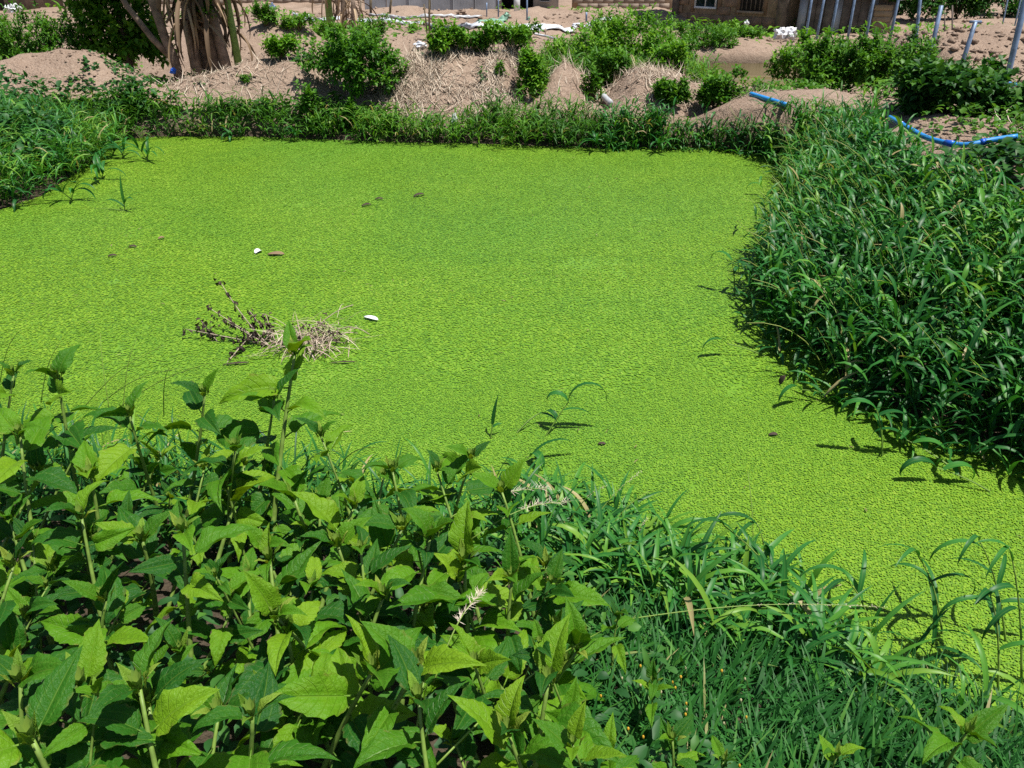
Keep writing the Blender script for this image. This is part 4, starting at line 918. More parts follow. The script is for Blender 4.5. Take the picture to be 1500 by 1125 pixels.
# pipes
def pipe(name, label, pts, r, mat, collars=(), cmat='pipe_collar', z=0.05, group=None):
    C = []
    for x, y in pts:
        g = ground_hit(x, y, lift=r + z); C.append(g + Vector((0, 0, r + z)))
    t = empty(name, C[0]); base = C[0]; L = [c - base for c in C]
    n = 24; u = np.linspace(0, len(L) - 1, n); P = np.array([tuple(c) for c in L]); Q = np.column_stack([np.interp(u, np.arange(len(L)), P[:, i]) for i in range(3)])
    for _ in range(3): Q[1:-1] = (Q[:-2] + 2 * Q[1:-1] + Q[2:]) / 4
    part('pipe_body', [tube(Q, r, 12)], mat, t, smooth=True)
    for f, ln in collars:
        i = int(f * (n - 2)); a = Vector(Q[i]); d = (Vector(Q[min(i + 1, n - 1)]) - a).normalized()
        part('collar', [tube([a - d * ln, a + d * ln], r * 1.25, 12)], cmat, t, smooth=True)
    tag(t, label, 'pipe', group)
pipe('plastic_pipe', 'long blue plastic pipe sagging over the right bank below the dark bush', [(1303, 172), (1330, 191), (1360, 205), (1411, 218), (1450, 211), (1490, 201)], 0.023, 'pipe', [(0.15, .010), (0.58, .045), (0.8, .02)], z=0.12)
pipe('plastic_pipe', 'blue plastic pipe by the earth right of the dark rounded bush', [(1100, 138), (1120, 146), (1152, 156)], 0.030, 'pipe', z=-0.005)
pipe('plastic_pipe', 'grey pipe stub in the straw below the small weed clump', [(884, 142), (894, 152)], 0.045, 'pipe_grey', z=0.04)
pipe('plastic_pipe', 'pale blue pipe on the field behind the narrow bush', [(782, 51), (800, 53), (815, 58)], 0.03, 'pipe_grey', z=0.05)
pipe('plastic_pipe', 'blue pipe beside the slanting post at the right edge', [(1474, 124), (1500, 128)], 0.04, 'pipe', z=0.06)

# goat at the far left
def goat():
    b = ground_hit(130, 12); t = empty('goat', b, math.radians(15))
    pts = [(0, 0, .52), (.25, 0, .54), (.48, 0, .53), (-.2, 0, .54), (.62, 0, .68), (.72, 0, .80), (.90, 0, .74), (-.28, 0, .60), (-.36, 0, .64)]
    ed = [(0, 1), (1, 2), (0, 3), (2, 4), (4, 5), (5, 6), (3, 7), (7, 8)]; rad = [.14, .15, .13, .13, .085, .075, .045, .05, .02]
    for sx, root in ((.44, 2), (-.2, 3)):
        for s in (-1, 1):
            i = len(pts); bk = .05 if root == 3 else 0.0
            pts += [(sx + (.03 if root == 3 else 0), s * .09, .38), (sx - bk, s * .09, .20), (sx, s * .09, .02)]; ed += [(root, i), (i, i + 1), (i + 1, i + 2)]; rad += [.065, .035, .03]
    for s in (-1, 1):
        i = len(pts); pts.append((.66, s * .10, .84)); ed.append((5, i)); rad.append(.02)
    me = bpy.data.meshes.new('goat_body'); me.from_pydata(pts, ed, []); me.materials.append(M['black'])
    o = obj('body', me, t); mo = o.modifiers.new('skin', 'SKIN'); 
    for v, r in zip(me.skin_vertices[0].data, rad): v.radius = (r, r)
    me.skin_vertices[0].data[0].use_root = True
    sb = o.modifiers.new('sub', 'SUBSURF'); sb.levels = 2; sb.render_levels = 2
    tag(t, 'black goat standing at the upper left edge of the field', 'goat')
goat()

# ------------------------------------------------------------------ things floating on the pond
def one_blade(parent, name, B, az, el, droop, L, W, mat, rnd=.5, segs=8, twist=0.0, fold=.3, wexp=(0.35, 0.75), dexp=1.3):
    bl = blades(np.array([B], dtype=float), np.array([az]), np.array([el]), np.array([droop]), np.array([L]), np.array([W]), segs, fold, np.array([twist]), 3, np.array([rnd]), wexp, dexp)
    return obj(name, mesh_np(name, *bl, M[mat]), parent)
def sprig(label, px, py, culms, z=0.012, group='grass sprigs standing in the pond', mat='grass', name='grass_sprig'):
    """culms: (az deg, el deg, length, droop, [leaf (frac, az, el, droop, L, W)])"""
    b = at(px, py, z); t = empty(name, b)
    for az, el, L, dr, leaves in culms:
        (V, F, T), C = stems(np.zeros((1, 3)), np.array([math.radians(az)]), np.array([math.radians(el)]), np.array([dr]), np.array([L]), np.array([0.0062]), 8, np.array([.2]))
        obj('stem', mesh_np('grass_stem', V, F, T, M['culm']), t)
        for f, la, le, ld, LL, W in leaves:
            q = C[0][min(8, int(round(f * 8)))]
            one_blade(t, 'leaf', q, math.radians(la), math.radians(le), ld, LL, W * 1.5, mat, random.random() * .6, 9, random.uniform(-.5, .5))
    tag(t, label, 'grass sprig', group)
sprig('bent grass sprig with an arched leaf alone in the middle of the pond', 800, 638, [(38, 48, .21, .1, [(1, -5, 82, 3.3, .34, .026), (1, 170, 70, 3.2, .18, .022), (.7, 0, 20, 1.2, .16, .014), (.45, 140, 60, 2.2, .10, .022)])])
sprig('low grass stalk lying left of the arched sprig', 757, 634, [(38, 35, .17, .5, [(1, -20, 10, 1.6, .14, .014)])])
sprig('small upright grass shoot right of the weeds in the pond', 719, 641, [(70, 70, .07, .1, [(1, 60, 75, .3, .16, .016), (.8, 20, 40, 1.0, .06, .012)])])
sprig('grass sprig with a long arched leaf nearest the weeds', 752, 683, [(30, 22, .11, .2, [(1, 12, 50, 2.0, .30, .015), (1, -60, 60, 3.1, .17, .026), (.2, 170, 30, .6, .09, .012)])])
sprig('small tuft of grass alone in the left of the pond', 183, 309, [(90, 75, .08, .1, [(1, 90, 85, .3, .28, .022), (.7, 20, 60, 1.4, .25, .02), (.5, 170, 45, 1.2, .22, .018), (.9, -30, 60, 1.6, .2, .02)]), (180, 10, .3, .2, [])])
for i, (x, y, l) in enumerate([(215, 235, 'grass sprig with splayed leaves off the left bank'), (180, 232, 'upright grass sprig off the left far corner'), (165, 228, 'small grass sprig nearest the left far corner'), (145, 245, 'drooping grass sprig by the left bank'), (105, 293, 'low bent grass sprig off the left bank'), (150, 262, 'short drooping sprig at the edge of the left bank grass'), (35, 302, 'bent grass sprig at the left picture edge'),
                               (340, 205, 'small grass sprig at the far edge on the left'), (435, 207, 'grass sprig at the far edge below the broad bush'), (880, 222, 'grass sprig at the far edge below the pointed mound'), (965, 222, 'small sprig at the far edge near the right corner')]):
    rr = random.Random(i * 13 + 5); s = 1.0 if y > 215 else .7
    sprig(l, x, y, [(rr.uniform(0, 360), rr.uniform(55, 85), rr.uniform(.10, .2) * s, .4, [(rr.uniform(.5, 1), rr.uniform(0, 360), rr.uniform(30, 75), rr.uniform(1.0, 2.4), rr.uniform(.22, .38) * s, .024) for _ in range(4)]) for __ in range(2)])
for i, (x, y, az, l) in enumerate([(1076, 432, 120, 'dark grass stalk with hanging leaves beside the right bank'), (1150, 290, 150, 'thin grass stalk leaning out from the far right corner'), (1120, 522, 175, 'pale stalk lying on the weed by the right bank'), (1292, 668, 150, 'grass sprig with two broad hanging leaves off the right bank'), (1400, 690, 140, 'arching broad grass leaf at the edge of the right bank'), (1450, 720, 160, 'grass stalk trailing from the right bank toward the camera'), (1228, 583, 190, 'pale thin stalk lying out over the weed on the right')]):
    rr = random.Random(i * 7 + 1); up = 80 if i in (0, 3) else 25
    sprig(l, x, y, [(az, up, .26, .3, [(1, az + 20, 50, 2.7, .24, .024), (.9, az + 200, 40, 2.5, .22, .026), (.6, az - 60, 40, 2.2, .18, .02)][:(3 if i in (0, 3, 4, 5) else 1)])], group='grass sprigs along the right bank')
# tall stalks, lower right
for i, (x, y, z0, hx, hy, hz, l) in enumerate([
    (1280, 930, .0, 1238, 850, .22, 'bent grass stalk with folded leaves right of the near grass clump'), (1385, 935, .0, 1345, 815, .30, 'tall grass stalk with a folded drooping leaf tip over the pond'), (1478, 945, .0, 1434, 790, .42, 'tall grass stalk with a long hanging leaf at the right edge'),
    (1125, 860, .02, 1108, 765, .25, 'grass stalk with a dark hanging leaf above the near grass clump'), (1500, 1000, .03, 1478, 800, .50, 'thick grass stalk at the lower right picture edge'), (1180, 905, .02, 1060, 770, .40, 'leaning seeding grass stalk over the water'), (1465, 1010, .02, 1450, 870, .36, 'dark leafy stalk at the right edge of the pond')]):
    b = at(x, y, z0); e = at(hx, hy, hz); t = empty('grass_stalk', b); d = e - b
    L = [Vector((0, 0, -.03)), d * .5 + Vector((0.02, .02, .05)), d]
    u = np.linspace(0, 1, 9); Q = [(1 - s) ** 2 * L[0] + 2 * s * (1 - s) * L[1] + s * s * L[2] for s in u]
    obj('stem', mesh_np('stalk_stem', *tube(Q, np.linspace(.0045, .002, 9), 5), M['stem_green']), t)
    rr = random.Random(i + 50); n = 5
    for j in range(n):
        f = .35 + .65 * j / (n - 1); q = Q[int(round(f * 8))]
        one_blade(t, 'leaf', tuple(q), rr.uniform(0, 6.28) if j < n - 2 else math.radians(180 + 40 * (j - 3)), math.radians(rr.uniform(25, 70)), rr.uniform(1.4, 2.9), rr.uniform(.16, .28), rr.uniform(.015, .022), 'grass', rr.random() * .6, 9, rr.uniform(-.6, .6))
    tag(t, l, 'grass', 'tall grass stalks at the lower right')

# dead plants stranded in the pond
def dead_plant():
    b = at(395, 500, .01); t = empty('dead_plant', b)
    r = random.Random(3); mp = mpp(b)
    def loc(px, py, z): 
        p_ = at(px, py, z); return p_ - b
    twigs = [((400, 512, .0), (360, 475, .12), (322, 412, .36)), ((395, 505, .0), (350, 480, .10), (305, 450, .22)), ((390, 505, 0), (340, 495, .05), (272, 482, .08)), ((400, 505, 0), (385, 480, .1), (365, 455, .2)), ((405, 505, 0), (395, 480, .1), (390, 462, .16)),
             ((330, 535, .0), (345, 515, .03), (372, 486, .10)), ((322, 505, .0), (310, 490, .03), (295, 470, .08)), ((400, 510, 0), (380, 498, .06), (330, 470, .15))]
    for tw in twigs:
        P = [loc(*q) for q in tw]; Q = [(1 - s) ** 2 * P[0] + 2 * s * (1 - s) * P[1] + s * s * P[2] for s in np.linspace(0, 1, 8)]
        s_ = obj('twig', mesh_np('twig', *tube(Q, np.linspace(.005, .002, 8), 5), M['twig']), t)
        pr = []
        for k in range(2, 8):
            for m_ in range(5):
                q = Q[k] + Vector((r.gauss(0, .012), r.gauss(0, .012), r.gauss(0, .012)))
                pr.append(blades(np.array([tuple(q)]), np.array([r.uniform(0, 6.28)]), np.array([r.uniform(-1.2, .6)]), np.array([r.uniform(.5, 2.4)]), np.array([r.uniform(.02, .045)]), np.array([r.uniform(.012, .026)]), 3, .8, np.array([r.uniform(-2, 2)]), 3, np.array([r.random()]), (.5, .5)))
        o = obj('withered_leaves', mesh_np('withered_leaves', *merge(pr), M['deadleaf']), s_); o['kind'] = 'stuff'
    tag(t, 'withered brown plant with shrivelled leaves stranded in the pond', 'dead plant')
    b2 = at(455, 505, .01); t2 = empty('straw_tangle', b2); pr = []; n = 320
    B = np.column_stack([np.random.default_rng(5).normal(0, .13, n), np.random.default_rng(6).normal(0, .10, n), np.abs(np.random.default_rng(8).normal(.03, .04, n))])
    bl = blades(B, rng.uniform(0, 6.28, n), rng.uniform(-.3, .8, n), rng.uniform(0, 1.6, n), rng.uniform(.08, .26, n), rng.uniform(.003, .007, n), 4, .2, None, 2, np.clip(rng.normal(.3, .3, n), 0, 1))
    obj('straw', mesh_np('tangle_straw', *bl, M['straw']), t2)['kind'] = 'stuff'
    for k in range(9):
        a = r.uniform(0, 6.28); q0 = Vector((r.gauss(0, .08), r.gauss(0, .06), .02)); q1 = q0 + Vector((math.cos(a) * .16, math.sin(a) * .12, r.uniform(.0, .16))); q2 = q1 + Vector((math.cos(a) * .14, math.sin(a) * .08, r.uniform(-.16, .03))); q2.z = max(q2.z, .01)
        obj('twig', mesh_np('twig', *tube([(1 - s) ** 2 * q0 + 2 * s * (1 - s) * q1 + s * s * q2 for s in np.linspace(0, 1, 7)], .0035, 5), M['twig']), t2)
    n = 60; B = np.column_stack([rng.normal(0, .14, n), rng.normal(0, .09, n), rng.uniform(.02, .14, n)])
    bl = blades(B, rng.uniform(0, 6.28, n), rng.uniform(-1, .6, n), rng.uniform(.5, 2, n), rng.uniform(.02, .05, n), rng.uniform(.012, .024, n), 3, .8, rng.uniform(-2, 2, n), 3, None, (.5, .5))
    obj('withered_leaves', mesh_np('tangle_leaves', *bl, M['deadleaf']), t2)['kind'] = 'stuff'
    tag(t2, 'tangle of pale dry stalks floating right of the withered plant', 'straw tangle')
dead_plant()
# small floating bits
def curled(name, label, cat, px, py, L, W, az, mat, el=.25, droop=.6, rnd=.5, wexp=(.5, .5)):
    b = at(px, py, .018); bl = blades(np.zeros((1, 3)), np.array([az]), np.array([el]), np.array([droop]), np.array([L]), np.array([W]), 8, .6, np.array([.3]), 3, np.array([rnd]), wexp)
    o = obj(name, mesh_np(name, *bl, M[mat]), None, b); sd = o.modifiers.new('thickness', 'SOLIDIFY'); sd.thickness = .002
    tag(o, label, cat)
curled('feather', 'white curled feather floating right of the dead stalks', 'feather', 533, 464, .13, .035, -.55, 'white', .1, .1)
curled('fallen_leaf', 'dark leaf floating at the left of three specks in the far pond', 'leaf', 530, 302, .11, .035, .6, 'deadleaf')
curled('fallen_leaf', 'dark leaf between two others floating in the far pond', 'leaf', 549, 292, .09, .03, .2, 'deadleaf')
curled('fallen_leaf', 'dark leaf floating at the right of three specks in the far pond', 'leaf', 606, 288, .14, .04, .7, 'deadleaf')
curled('paper_scrap', 'white scrap floating left of centre on the pond', 'scrap', 374, 371, .08, .05, 1.2, 'white')
curled('fallen_leaf', 'pale brown leaf crumb beside the white scrap on the pond', 'leaf', 392, 373, .14, .05, .1, 'dryleaf', .05, .1)
curled('fallen_leaf', 'tiny dark leaf floating in the left of the pond', 'leaf', 188, 362, .07, .03, .2, 'deadleaf')
curled('fallen_leaf', 'tiny dark leaf floating below the left specks', 'leaf', 158, 376, .07, .03, .5, 'deadleaf')
curled('fallen_leaf', 'small pale leaf floating at the left of the pond', 'leaf', 232, 350, .06, .03, .9, 'dryleaf')
curled('fallen_leaf', 'small brown leaf floating below the right bank', 'leaf', 1126, 637, .05, .02, .1, 'deadleaf')
curled('fallen_leaf', 'upright dark leaf stuck in the weed near the right bank', 'leaf', 1143, 563, .06, .035, .3, 'deadleaf', 1.3, .2)
curled('fallen_leaf', 'brown leaf crumb floating right of the arched grass sprig', 'leaf', 876, 650, .04, .016, .0, 'deadleaf')
curled('fallen_stalk', 'dry stalk lying on the pond below the dead plant', 'stalk', 326, 534, .16, .014, .15, 'deadleaf', .05, .05)
curled('fallen_stalk', 'dark stalk lying on the pond right of the dead stalks', 'stalk', 482, 532, .17, .010, .1, 'deadleaf', .1, .2)
# white rag on the far bank grass
crumple('rag', 'white rag hanging in the grass on the far bank', 'rag', 666, 192, 9, 22, 'white', 21, 11.05, dz=.05)

# ------------------------------------------------------------------ the broad leaved weeds of the near bank
def big_leaf_mesh(seed, young=False):
    r = random.Random(seed); NT, NS = 24, 10
    Wd = r.uniform(.40, .55) if not young else .36
    curl = r.uniform(.2, 1.9); fold = r.uniform(.12, .55); und = r.uniform(.015, .05); ph = r.uniform(0, 6.28); side_bend = r.uniform(-.25, .25)
    teeth = r.randint(6, 9); ta = r.uniform(.08, .22); lob = r.choice([0, 0, 0, .10, .14]); lob2 = r.uniform(.32, .46)
    V, T = [], []; x = .0; z = 0.0; cx = []; 
    for i in range(NT + 1):
        t = i / NT; a = .10 - curl * t ** 1.25
        cx.append((x, z, a)); x += math.cos(a) / NT; z += math.sin(a) / NT
    ea, eb = r.uniform(.42, .58), r.uniform(1.05, 1.4); pk = (ea / (ea + eb)) ** ea * (eb / (ea + eb)) ** eb
    for i in range(NT + 1):
        t = i / NT
        f = max(t, .0005) ** ea * max(1 - t, 0) ** eb / pk
        for j in range(NS + 1):
            s = j / NS * 2 - 1; sg = 1 if s > 0 else -1
            saw = ((t * teeth + (0.35 if sg > 0 else 0)) % 1.0)
            e = 1 + (ta * (saw - .5) if .14 < t < .88 else 0) * abs(s) ** 3 + lob * math.exp(-((t - lob2) / .05) ** 2) * abs(s) ** 3 + .06 * math.sin(ph + 9 * t + sg) * abs(s) ** 2
            y = s * Wd * .5 * f * e
            px_, pz_, a = cx[i]
            q = 7.5 * t - 1.9 * abs(s)
            quilt = .030 * abs(math.sin(math.pi * q)) * min(1, 3.2 * abs(s)) * (1 - abs(s) ** 4) * min(1, 4 * f)
            h = abs(y) * fold + quilt + und * math.sin(2 * math.pi * (2.2 * t) + ph + (1.4 if sg > 0 else 0)) * s * s * f - .02 * math.exp(-(s / .08) ** 2) * f
            fx = -.05 * abs(s) * f
            V.append((px_ + fx - math.sin(a) * h, y + side_bend * t * t * .35, pz_ + math.cos(a) * h)); T.append((.5, t, j / NS))
    F = [[i * (NS + 1) + j, (i + 1) * (NS + 1) + j, (i + 1) * (NS + 1) + j + 1, i * (NS + 1) + j + 1] for i in range(NT) for j in range(NS)]
    V = np.array(V); F = np.array(F); T = np.array(T)
    pv, pf, pt = tube([(-.16, 0, -.015), (-.07, 0, 0), (.03, 0, .0)], [.016, .013, .012], 5); pt[:, 1] = .01; pt[:, 2] = .5
    V, Fl, T = merge([(V, F, T), (pv, pf, pt)])
    return mesh_np('weed_leaf', V, Fl, T, M['weed_young'] if young else M['weed'])
LEAVES = [big_leaf_mesh(100 + k) for k in range(22)]
YOUNG = [big_leaf_mesh(200 + k, True) for k in range(5)]
BUD = None
def bud_mesh():
    pr = []
    for k in range(7):
        a = k * 2.4; pr.append(blades(np.array([[0, 0, 0.]]), np.array([a]), np.array([1.15]), np.array([-.3 + .1 * (k % 3)]), np.array([.035]), np.array([.012]), 3, .5, None, 3, np.array([.25 + .05 * k]), (.5, .6)))
    return mesh_np('bud', *merge(pr), M['culm'])
BUD = bud_mesh()
PR = random.Random(11)
LBL = []
def weed(apex, h_size, nodes, label, group='broad leaved weeds on the near bank', az0=None, lean=None, gap=None, young=True, stalk=None):
    """apex: world position of the growing tip; h_size: length of the largest leaf"""
    r = PR
    gx0, gy0 = apex.x + (lean[0] if lean else r.uniform(-.24, .20)), apex.y + (lean[1] if lean else r.uniform(-.34, .06))
    d = float(pond_d([[gx0, gy0]])[0])
    if d < .05: gy0 -= (.12 - d)
    zb = max(gz(gx0, gy0), 0.0) - .02
    base = Vector((gx0, gy0, zb)); t = empty('broad_leaved_weed', base)
    A = apex - base; mid = A * .5 + Vector((r.uniform(-.03, .03), r.uniform(-.03, .03), A.z * .08))
    curve = lambda s: 2 * s * (1 - s) * mid + s * s * A
    Q = [curve(s) for s in np.linspace(0, 1, 12)]
    hgt = A.length
    obj('stem', mesh_np('weed_stem', *tube(Q, np.linspace(.0085, .0035, 12) * (h_size / .15), 7), M['stem_green']), t)
    gap = gap or h_size * r.uniform(.42, .62)
    az = r.uniform(0, 6.28) if az0 is None else az0
    s = 1.0; size = h_size
    for k in range(nodes):
        down = gap * (0.25 + .75 * k) if k else .0
        sk = 1 - down / max(hgt, .05)
        if sk < .12: break
        P = curve(sk)
        f = (.70, .95, 1.0, .95, .85, .75, .7)[min(k, 6)]
        for side in (0, 1):
            L = size * f * r.uniform(.68, 1.18)
            if k > 1 and r.random() < .2: continue
            e = math.radians((52, 32, 14, 2, -8, -15, -20)[min(k, 6)] + r.uniform(-26, 20))
            a = az + side * math.pi + r.uniform(-.3, .3)
            me = r.choice(LEAVES)
            o = obj('leaf', me, t)
            rot = Matrix.Rotation(a, 4, 'Z') @ Matrix.Rotation(-e, 4, 'Y') @ Matrix.Rotation(r.gauss(0, .38), 4, 'X')
            dirv = rot @ Vector((1, 0, 0))
            o.matrix_local = Matrix.Translation(P + dirv * (.16 * L + .004)) @ rot @ Matrix.Diagonal((L, L * r.uniform(.9, 1.1), L, 1))
        az += math.pi / 2 + r.uniform(-.25, .25)
    if young:
        for k in range(3):
            a = az + k * 2.1; L = size * r.uniform(.26, .42); e = math.radians(r.uniform(58, 82))
            o = obj('young_leaf', r.choice(YOUNG), t)
            o.matrix_local = Matrix.Translation(A + Vector((math.cos(a), math.sin(a), .3)) * .012) @ Matrix.Rotation(a, 4, 'Z') @ Matrix.Rotation(-e, 4, 'Y') @ Matrix.Diagonal((L, L, L, 1))
        o = obj('bud', BUD, t, A)
        o.scale = (h_size / .13,) * 3
    tag(t, label, 'weed', group)
    return t
key = [  # px, py, tip height, leaf length, nodes, azimuth of the top pair, lean, label
    (432, 520, .98, .215, 7, -.9, (-.12, -.35), 'tallest broad leaved weed rising on a pale stalk before the dead plant'),
    (84, 556, .92, .175, 5, .9, None, 'broad leaved weed with a star of pointed leaves at the left edge'),
    (300, 580, .86, .165, 4, .4, None, 'weed with ragged dark leaf tips behind the tall pale stalk'),
    (268, 780, .92, .170, 5, -1.2, None, 'weed with one very large bright leaf at the lower left'),
    (155, 880, .86, .150, 4, .2, None, 'weed carrying a yellowish bud at the lower left'),
    (30, 640, .90, .165, 4, -.2, None, 'broad leaved weed at the left edge below the star shaped one'),
    (575, 690, .76, .155, 4, .5, None, 'weed at the middle of the thicket edge against the bright pond'),
    (690, 672, .76, .145, 4, .3, None, 'slim weed with an upright curled leaf at the pond edge'),
    (630, 790, .84, .165, 5, -.7, None, 'weed with a yellow green tip in the middle of the thicket'),
    (735, 720, .70, .15, 4, .2, None, 'dark capped weed at the right end of the thicket edge'),
    (545, 985, .96, .165, 5, -1.1, None, 'large bright weed with a long pointed leaf at the lower centre'),
    (405, 905, .88, .150, 4, 2.6, None, 'weed with a wide yellow green leaf left of the lower centre'),
    (750, 850, .80, .155, 5, -1.5, None, 'weed with a hanging quilted leaf at the right of the thicket'),
    (800, 830, .70, .145, 4, -.4, None, 'outermost weed on the right of the thicket among the grass'),
    (695, 975, .88, .135, 5, -.6, None, 'weed with a pale pointed bud low in the centre'),
    (845, 955, .74, .15, 4, -1.4, None, 'weed with drooping ragged leaves beside the yellow flowers'),
    (745, 1075, .92, .150, 4, -1.9, None, 'weed with a big glossy leaf at the bottom edge of the picture'),
    (830, 1060, .80, .13, 4, 1.0, None, 'weed with lobed leaves at the bottom right of the thicket'),
    (205, 1010, 1.0, .165, 4, -1.6, None, 'weed with a long folded leaf at the bottom left'),
    (30, 1000, 1.0, .150, 4, -.3, None, 'weed with lobed shaded leaves in the bottom left corner'),
    (370, 1050, 1.0, .150, 4, .3, None, 'weed with crossing pointed leaves at the bottom edge'),
    (120, 760, .86, .155, 4, 1.4, None, 'weed with quilted leaves in the left of the thicket'),
    (495, 800, .82, .155, 4, .6, None, 'greyish weed behind the bright lower centre plant'),
    (345, 660, .86, .165, 4, -1.5, None, 'weed with a broad square shouldered leaf below the tall stalk'),
    (402, 585, .86, .165, 5, .6, None, 'weed with spread leaves clasping the foot of the tall pale stalk'),
    (470, 640, .80, .140, 4, .1, None, 'weed with narrow leaves right of the tall pale stalk'),
    (190, 610, .86, .160, 4, 1.2, None, 'weed among the arching grass spikes at the left'),
    (20, 550, .88, .150, 4, .4, None, 'weed cut by the left picture edge above the star leaved one'),
    (640, 690, .74, .140, 4, -.8, None, 'weed between the middle edge weed and the curled leaf one'),
    (20, 830, .92, .14, 4, .8, None, 'weed with a lit lobed leaf at the left picture edge'),
]
for px, py, z, L, n, az, ln, lab in key: weed(at(px, py, z), L, n, lab, az0=az, lean=ln)
# two low weeds in the turf
weed(at(1225, 1110, .62) , .085, 2, 'small weed with a pale shoot in the turf at the bottom', lean=(0, 0), az0=.1)
weed(at(1415, 1075, .58), .13, 3, 'leafy weed in the turf at the bottom right', lean=(0, 0), az0=2.2)
# the filling ranks behind them
fill = 'broad leaved weeds filling the thicket'
short = ['the tall pale stalked weed', 'the star leaved weed', 'the ragged tipped weed', 'the weed with the largest leaf', 'the yellow budded weed', 'the left edge weed', 'the weed at the middle edge', 'the slim curled leaf weed', 'the yellow tipped weed', 'the dark capped weed',
         'the long leaved bright weed', 'the wide yellow leaf weed', 'the hanging leaf weed', 'the outermost right weed', 'the pale budded weed', 'the ragged weed by the flowers', 'the glossy bottom weed', 'the lobed bottom weed', 'the folded leaf weed', 'the corner weed', 'the crossed leaf weed', 'the quilted left weed', 'the greyish weed', 'the square shouldered weed', 'the clasping weed', 'the narrow leaved weed', 'the weed among the spikes', 'the cut off left weed', 'the between weed', 'the lit lobed weed']
used_labels = {}
def fill_label(px, py):
    i = min(range(len(key)), key=lambda k: (key[k][0] - px) ** 2 + (key[k][1] - py) ** 2)
    dx, dy = px - key[i][0], py - key[i][1]
    rel = ('behind' if dy < -25 else 'in front of' if dy > 25 else 'beside'); sd = 'left of' if dx < 0 else 'right of'
    base_ = 'leafy weed %s %s' % ({'behind': 'behind and ' + sd, 'in front of': 'in front and ' + sd, 'beside': 'just ' + sd}[rel], short[i])
    n_ = used_labels.get(base_, 0); used_labels[base_] = n_ + 1
    return base_ + ('', ', the farther one', ', the farthest one', ', outer one', ', last one')[min(n_, 4)]
cnt = 0
for row, (z, py0, py1, n) in enumerate([(.66, 615, 690, 14), (.70, 680, 780, 15), (.72, 760, 860, 14), (.78, 840, 930, 14), (.84, 920, 1020, 14), (.90, 1000, 1110, 13)]):
    for i in range(n):
        px = -60 + (i + PR.random()) / n * (640 if row == 0 else 780 if row == 1 else 890 if row < 4 else 940)
        py = PR.uniform(py0, py1) + (0 if row > 1 else px * .12)
        weed(at(px, py, z + PR.uniform(-.22, .12)), PR.choice((.085, .11, .13, .15, .17, .19)), PR.choice((3, 4, 4, 5)), fill_label(px, py), fill)
        cnt += 1
for i, (px, py, z, L) in enumerate([(905, 905, .52, .09), (955, 1000, .55, .08), (985, 1085, .60, .10), (890, 1110, .70, .12), (1060, 1115, .58, .07)]):
    weed(at(px, py, z), L, 3, ['small weed in the grass right of the outermost right weed', 'small weed among the button flowers in the turf', 'low weed below the button flowers near the bottom', 'weed at the bottom edge where thicket meets turf', 'seedling weed in the turf at the bottom edge'][i], 'small weeds in the turf', lean=(0, -.05))
# undergrowth between the stems
P = scatter(7000, -3.4, .75, .6, 3.4, lambda P: (pond_d(P) > .02) & (P[:, 0] < .55 - .1 * (P[:, 1] - 1)))
creeper(P, .26, (.035, .07), (.018, .034), 'creeper', 'undergrowth', 'dark undergrowth leaves below the broad leaved weeds', 'undergrowth')

# ------------------------------------------------------------------ small flowers in the turf and seed heads
def flower(label, px, py, col):
    g = ground_hit(px, py + 45); top = at(px, py, g.z + .20); t = empty('small_flower', g)
    A = top - g; Q = [A * s + Vector((0, 0, .02 * math.sin(s * 3.1))) for s in np.linspace(0, 1, 6)]
    obj('stem', mesh_np('flower_stem', *tube(Q, .0016, 4), M['stem_green']), t)
    r_ = PR.uniform(.0026, .0040)
    pts = [(0, 0, -.004), (0, 0, -.002), (0, 0, .002), (0, 0, .005), (0, 0, .0075)]
    V, F, T = tube(pts, [r_ * .5, r_, r_ * 1.05, r_ * .8, r_ * .25], 8)
    obj('flower_head', mesh_np('flower_head', V, F, T, M[col]), t, A)
    for k in range(2):
        one_blade(t, 'leaf', tuple(A * (.4 + .2 * k)), PR.uniform(0, 6.28), .6, .9, .03, .012, 'grass_fine', .6, 4, wexp=(.5, .6))
    tag(t, label, 'flower', 'small button flowers in the turf')
fl = [(912, 957, 'y'), (938, 976, 'y'), (938, 1004, 'c'), (985, 1000, 'y'), (989, 1008, 'y'), (997, 992, 'y'), (968, 1014, 'c'), (1004, 979, 'c'), (1005, 1031, 'y'), (1004, 1047, 'y'), (1006, 1040, 'c'), (1057, 983, 'y'), (1091, 995, 'c'), (920, 1068, 'y'), (942, 1080, 'y'), (880, 1020, 'y'), (1085, 1026, 'c'),
      (1093, 1051, 'y'), (1083, 1122, 'y'), (938, 1044, 'c'), (975, 1109, 'c'), (911, 994, 'c'), (1060, 1060, 'c')]
ordn = ['first', 'second', 'third', 'fourth', 'fifth', 'sixth', 'seventh', 'eighth', 'ninth', 'tenth', 'eleventh', 'twelfth', 'thirteenth', 'fourteenth']
for cc, nm in (('y', 'yellow'), ('c', 'cream')):
    for k, (x, y, c) in enumerate(sorted(f for f in fl if f[2] == cc)):
        flower('%s %s button flower from the left in the turf beside the thicket' % (ordn[k], nm), x, y, nm)
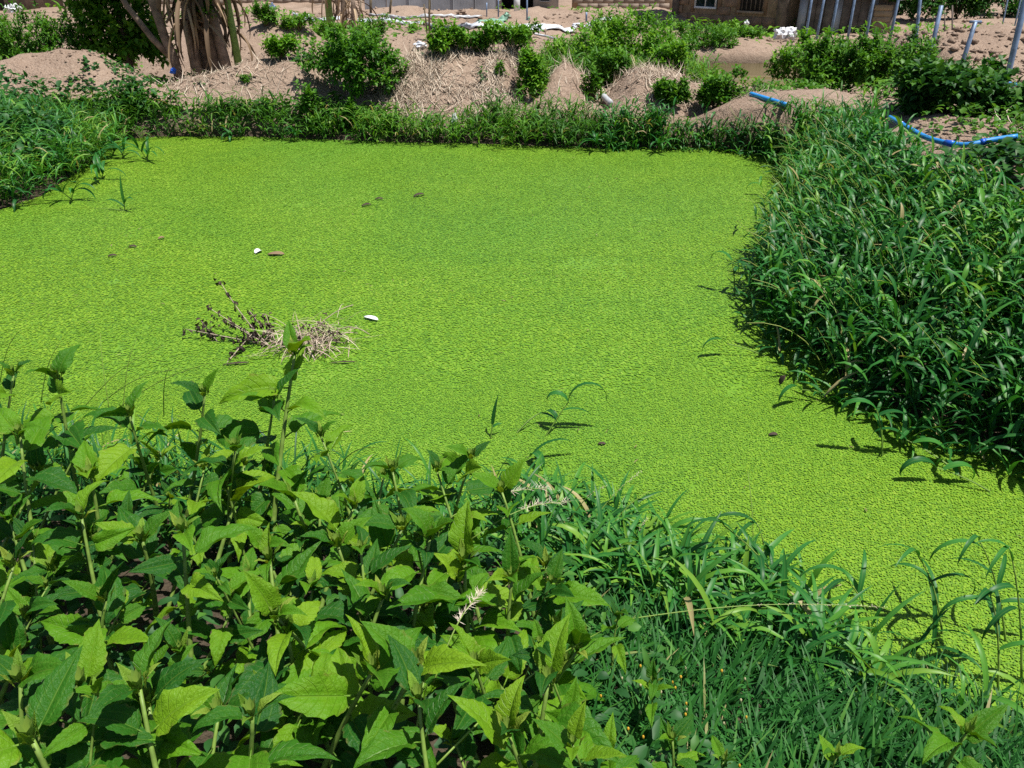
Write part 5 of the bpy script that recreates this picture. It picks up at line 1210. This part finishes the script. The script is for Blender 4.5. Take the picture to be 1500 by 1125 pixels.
def seed_head(label, bx, by, bz, tx, ty, tz, bristle, pale=True, n=40):
    b = at(bx, by, bz); e = at(tx, ty, tz); t = empty('grass_seed_head', b); A = e - b
    Q = [A * s + Vector((0, 0, .04 * math.sin(s * 3.14))) for s in np.linspace(0, 1, 14)]
    obj('stem', mesh_np('seed_stem', *tube(Q, np.linspace(.0026, .0012, 14), 4), M['culm']), t)
    if bristle:
        f = rng.uniform(.5, 1, n); Bq = np.array([tuple(A * s + Vector((0, 0, .04 * math.sin(s * 3.14)))) for s in f])
        az = math.atan2(A.y, A.x)
        bl = blades(Bq, az + rng.normal(0, 1.0, n), rng.uniform(-.2, .9, n), rng.uniform(0, .5, n), np.full(n, bristle) * rng.uniform(.6, 1.2, n), np.full(n, .0016), 2, 0, None, 2, np.clip(rng.normal(.8, .15, n), 0, 1))
        obj('bristles', mesh_np('bristles', *bl, M['straw' if pale else 'culm']), t)['kind'] = 'stuff'
    tag(t, label, 'seed head', 'grass seed heads on the near bank')
seed_head('pale bristly grass seed head over the lower centre leaves', 635, 1000, .78, 705, 868, .86, .022, True, 60)
seed_head('dry grey feathery seed stalk along the top of the thicket', 640, 770, .60, 800, 715, .62, .03, True, 60)
seed_head('second dry seed stalk beside the dark capped weed', 690, 790, .58, 830, 735, .60, .03, True, 50)
seed_head('straight thin seed stalk crossing the lower leaves', 640, 1120, .85, 880, 925, .75, 0, False)
seed_head('brown tipped seed spike right of the thicket', 830, 770, .25, 888, 712, .45, .008, True, 40)
seed_head('shorter seed spike right of the thicket', 850, 790, .2, 940, 690, .42, .008, True, 40)
seed_head('curved seed spike over the water right of the thicket', 875, 800, .15, 950, 720, .36, .006, False, 30)
seed_head('dry seed spike above the near grass clump', 920, 820, .15, 948, 760, .30, .008, True, 40)
seed_head('pale seed stalk leaning across the near grass clump', 900, 910, .35, 1300, 890, .35, .010, True, 60)
seed_head('long thin stalk standing over the pond below centre', 1104, 830, .05, 1095, 690, .34, 0, False)
for i, (bx, by, tx, ty, l) in enumerate([(170, 600, 330, 527, 'long arching seed spike at the left thicket edge'), (150, 590, 265, 540, 'curved grass spike left of the long arching one'), (160, 600, 147, 488, 'upright dark grass spike at the left thicket edge'), (120, 600, 240, 506, 'pale tipped grass spike over the left water'), (60, 590, 88, 502, 'leaning grass spike near the star shaped weed'),
                                         (240, 610, 247, 540, 'short upright spike behind the ragged weed'), (0, 560, 30, 483, 'grass spike at the left picture edge'), (440, 690, 497, 662, 'brown grass spike right of the tall stalk'), (180, 600, 200, 496, 'slanting grass spike above the left thicket'), (490, 690, 555, 655, 'thin arching spike left of the middle weed')]):
    seed_head(l, bx, by, .30, tx, ty, .62, .004, False, 30)
print('fronds', n_frond, 'fill weeds', cnt, 'objects', len(bpy.data.objects))
